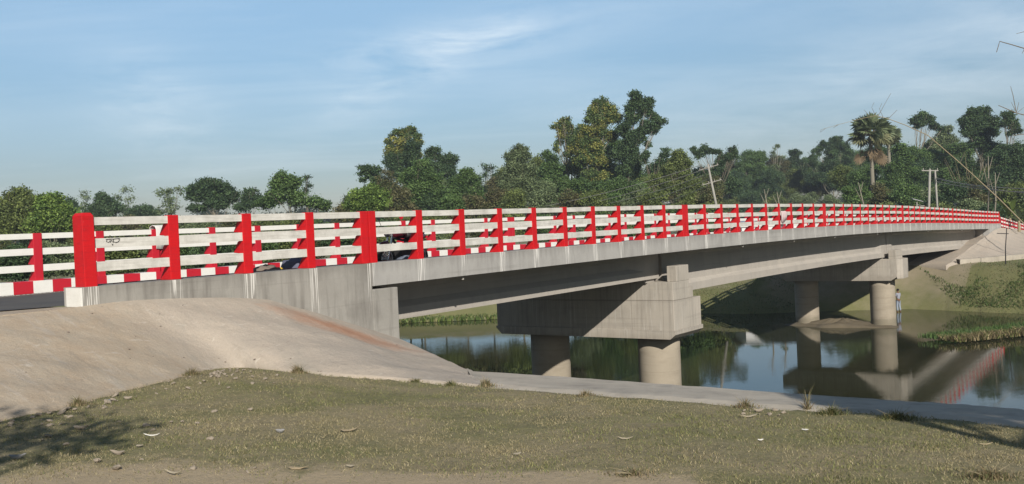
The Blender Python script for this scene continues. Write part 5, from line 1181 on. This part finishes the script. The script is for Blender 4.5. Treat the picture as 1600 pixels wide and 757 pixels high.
# two trees that stand behind the camera and throw their shade on the turf
def shadetree(label, x, y, h, blobs, kind, seed, trunk_r=.12):
    z0 = gz(x, y); root = empty('broadleaf_tree', (x, y, z0), 0, label, 'tree'); V = []; C = []
    cols = np.array(KIND[kind])
    for bx, by, bz, r, n_ in blobs:
        d = rng.normal(size=(n_, 3)); d /= np.linalg.norm(d, axis=1)[:, None]; d *= rng.uniform(0, 1, (n_, 1))**.45*r; V.append(d+np.array([bx, by, bz])); C.append(cols[rng.integers(0, 3, n_)])
    L = np.concatenate(V); C = np.concatenate(C); n_ = len(L); a = rng.normal(size=(n_, 3)); a /= np.linalg.norm(a, axis=1)[:, None]; b = np.cross(a, rng.normal(size=(n_, 3))); b /= np.linalg.norm(b, axis=1)[:, None]
    sz = rng.uniform(.05, .115, (n_, 1)); Q = np.stack([L+a*sz, L+b*sz*.6, L-a*sz, L-b*sz*.6], 1).reshape(-1, 3)
    mesh_np('crown', Q, np.arange(n_*4).reshape(-1, 4), M['leaf'], root, col=np.repeat(np.concatenate([C, np.ones((n_, 1))], 1), 4, 0))
    mb = MB(); mb.tube([(0, 0, -.3), (.05, .05, h*.5), (.0, 0, h)], [trunk_r, trunk_r*.8, trunk_r*.5], 8)
    for bx, by, bz, r, n__ in blobs: mb.tube([(0, 0, h*.8), (bx*.5, by*.5, h*.9+.3*(bz-h*.9)), (bx, by, bz)], [trunk_r*.5, trunk_r*.3, .02], 6)
    mb.build('trunk', M['bark'], root, smooth=True)
shadetree('leafy tree just behind the viewer at right', 6.0, 1.2, 4.6, [(.9, .2, 5.2, 1.1, 2600), (2.3, -.2, 4.8, 1.2, 2600), (.1, .9, 4.6, .6, 900), (3.7, .8, 4.3, 1.3, 2200)], 'mid', 1)
shadetree('leafy tree just behind the viewer at left', -3.4, -1.2, 3.6, [(.4, 2.0, 4.5, .9, 330), (-.3, 1.6, 4.4, 1.0, 520), (1.2, 1.5, 4.7, .6, 110)], 'mid', 2)

# ------------------------------------------------------------ person on the far bank
pc = on_y(1404, 484, 66.5); pz = gz(pc[0], 66.5); pz = max(pz, -.05)
root = empty('person', (pc[0], 66.5, pz), math.pi+.5, 'person in pale shirt and light trousers standing at the water edge beside the far pier', 'person')
def skinned(name, joints_, edges, mat, sub=2):
    me = bpy.data.meshes.new(name); me.from_pydata([j[:3] for j in joints_], edges, []); me.update(); me.materials.append(mat)
    o = bpy.data.objects.new(name, me); COL.objects.link(o); o.parent = root
    md = o.modifiers.new('skin', 'SKIN')
    for i, j in enumerate(joints_):
        sv = me.skin_vertices[0].data[i]; sv.radius = (j[3], j[4] if len(j) > 4 else j[3]); sv.use_root = (i == 0)
    s = o.modifiers.new('sub', 'SUBSURF'); s.levels = sub; s.render_levels = sub
    for p in me.polygons: p.use_smooth = True
    md.use_smooth_shade = True; return o
J = [(0, 0, .88, .13, .10), (0, .01, 1.08, .115, .09), (0, 0, 1.30, .15, .095), (0, -.01, 1.41, .055), (0, -.02, 1.48, .06), (0, -.02, 1.57, .08, .09), (0, -.02, 1.63, .06),
     (.17, 0, 1.34, .055), (.22, -.04, 1.10, .042), (.15, -.20, 1.02, .033), (.11, -.26, 1.04, .035), (-.17, 0, 1.34, .055), (-.23, -.03, 1.08, .042), (-.14, -.18, .98, .033), (-.10, -.24, 1.0, .035),
     (.09, 0, .82, .085), (.11, -.02, .47, .058), (.12, .02, .09, .042), (.13, -.10, .03, .035), (-.09, 0, .82, .085), (-.12, -.01, .47, .058), (-.14, .04, .09, .042), (-.15, -.08, .03, .035)]
Eg = [(0, 1), (1, 2), (2, 3), (3, 4), (4, 5), (5, 6), (2, 7), (7, 8), (8, 9), (9, 10), (2, 11), (11, 12), (12, 13), (13, 14), (0, 15), (15, 16), (16, 17), (17, 18), (0, 19), (19, 20), (20, 21), (21, 22)]
skinned('body', J, Eg, M['skin'])
skinned('shirt', [(0, 0, .90, .155, .125), (0, .01, 1.08, .135, .11), (0, 0, 1.31, .172, .115), (.175, 0, 1.35, .07), (.215, -.03, 1.15, .06), (-.175, 0, 1.35, .07), (-.22, -.02, 1.14, .06)], [(0, 1), (1, 2), (2, 3), (3, 4), (2, 5), (5, 6)], M['shirt'])
skinned('trousers', [(0, 0, .90, .15, .12), (.095, 0, .80, .10), (.115, -.02, .47, .078), (.125, .02, .12, .068), (-.095, 0, .80, .10), (-.125, -.01, .47, .078), (-.145, .04, .12, .068)], [(0, 1), (1, 2), (2, 3), (0, 4), (4, 5), (5, 6)], M['jeans'])
mb = MB(); mb.lathe([(.02, -.02), (.085, 0), (.098, .05), (.08, .10), (.02, .125)], (0, .0, 1.57), 2, 14); mb.build('hair', M['hair'], root, smooth=True)
for x in (-.03, .03):
    mb = MB(); mb.lathe([(.002, -.01), (.012, 0), (.002, .01)], (x, -.108, 1.57), 1, 8); mb.build('eye', M['hair'], root)
mb = MB(); mb.tube([(0, -.10, 1.565), (0, -.125, 1.54), (0, -.105, 1.53)], .012, 6); mb.build('nose', M['skin'], root)
# pale scraps on the far bank
for px, py, z, r, lab in ((1172, 443, 2.6, .35, 'white plastic litter heap on the far bank right of the near pier'), (1353, 467, 1.2, .25, 'pale rounded bag in the shade between the far pier columns'), (1210, 452, 2.2, .12, 'small white scrap on the far bank under the middle span'), (1421, 451, 1.8, .14, 'white scrap on the earth ledge right of the far pier'), (1143, 478, .9, .12, 'white scrap just above the water right of the near pier'), (1551, 448, 1.6, .1, 'tiny white scrap on the green bank at right')):
    c = on_z(px, py, z); zg_ = gz(c[0], c[1])
    for _ in range(4): c = on_z(px, py, zg_); zg_ = gz(c[0], c[1])
    lump('plastic_litter', (c[0], c[1], zg_+r*.3), (r, r*.7, r*.6), M['cloth'], px, label=lab, cat='litter', n=10)

# ------------------------------------------------------------ air
mb = MB(); mb.box((-480, -60, -3.0), (520, 460, 48)); hz = mb.build('haze', bpy.data.materials.new('air')); tag(hz, kind='stuff')
m = hz.data.materials[0]; m.use_nodes = True; nt = m.node_tree; nt.nodes.clear(); out = nt.nodes.new('ShaderNodeOutputMaterial'); pvn = nt.nodes.new('ShaderNodeVolumePrincipled')
pvn.inputs['Color'].default_value = (.80, .88, 1, 1); pvn.inputs['Density'].default_value = .0005; pvn.inputs['Anisotropy'].default_value = .2
nt.links.new(pvn.outputs[0], out.inputs['Volume'])
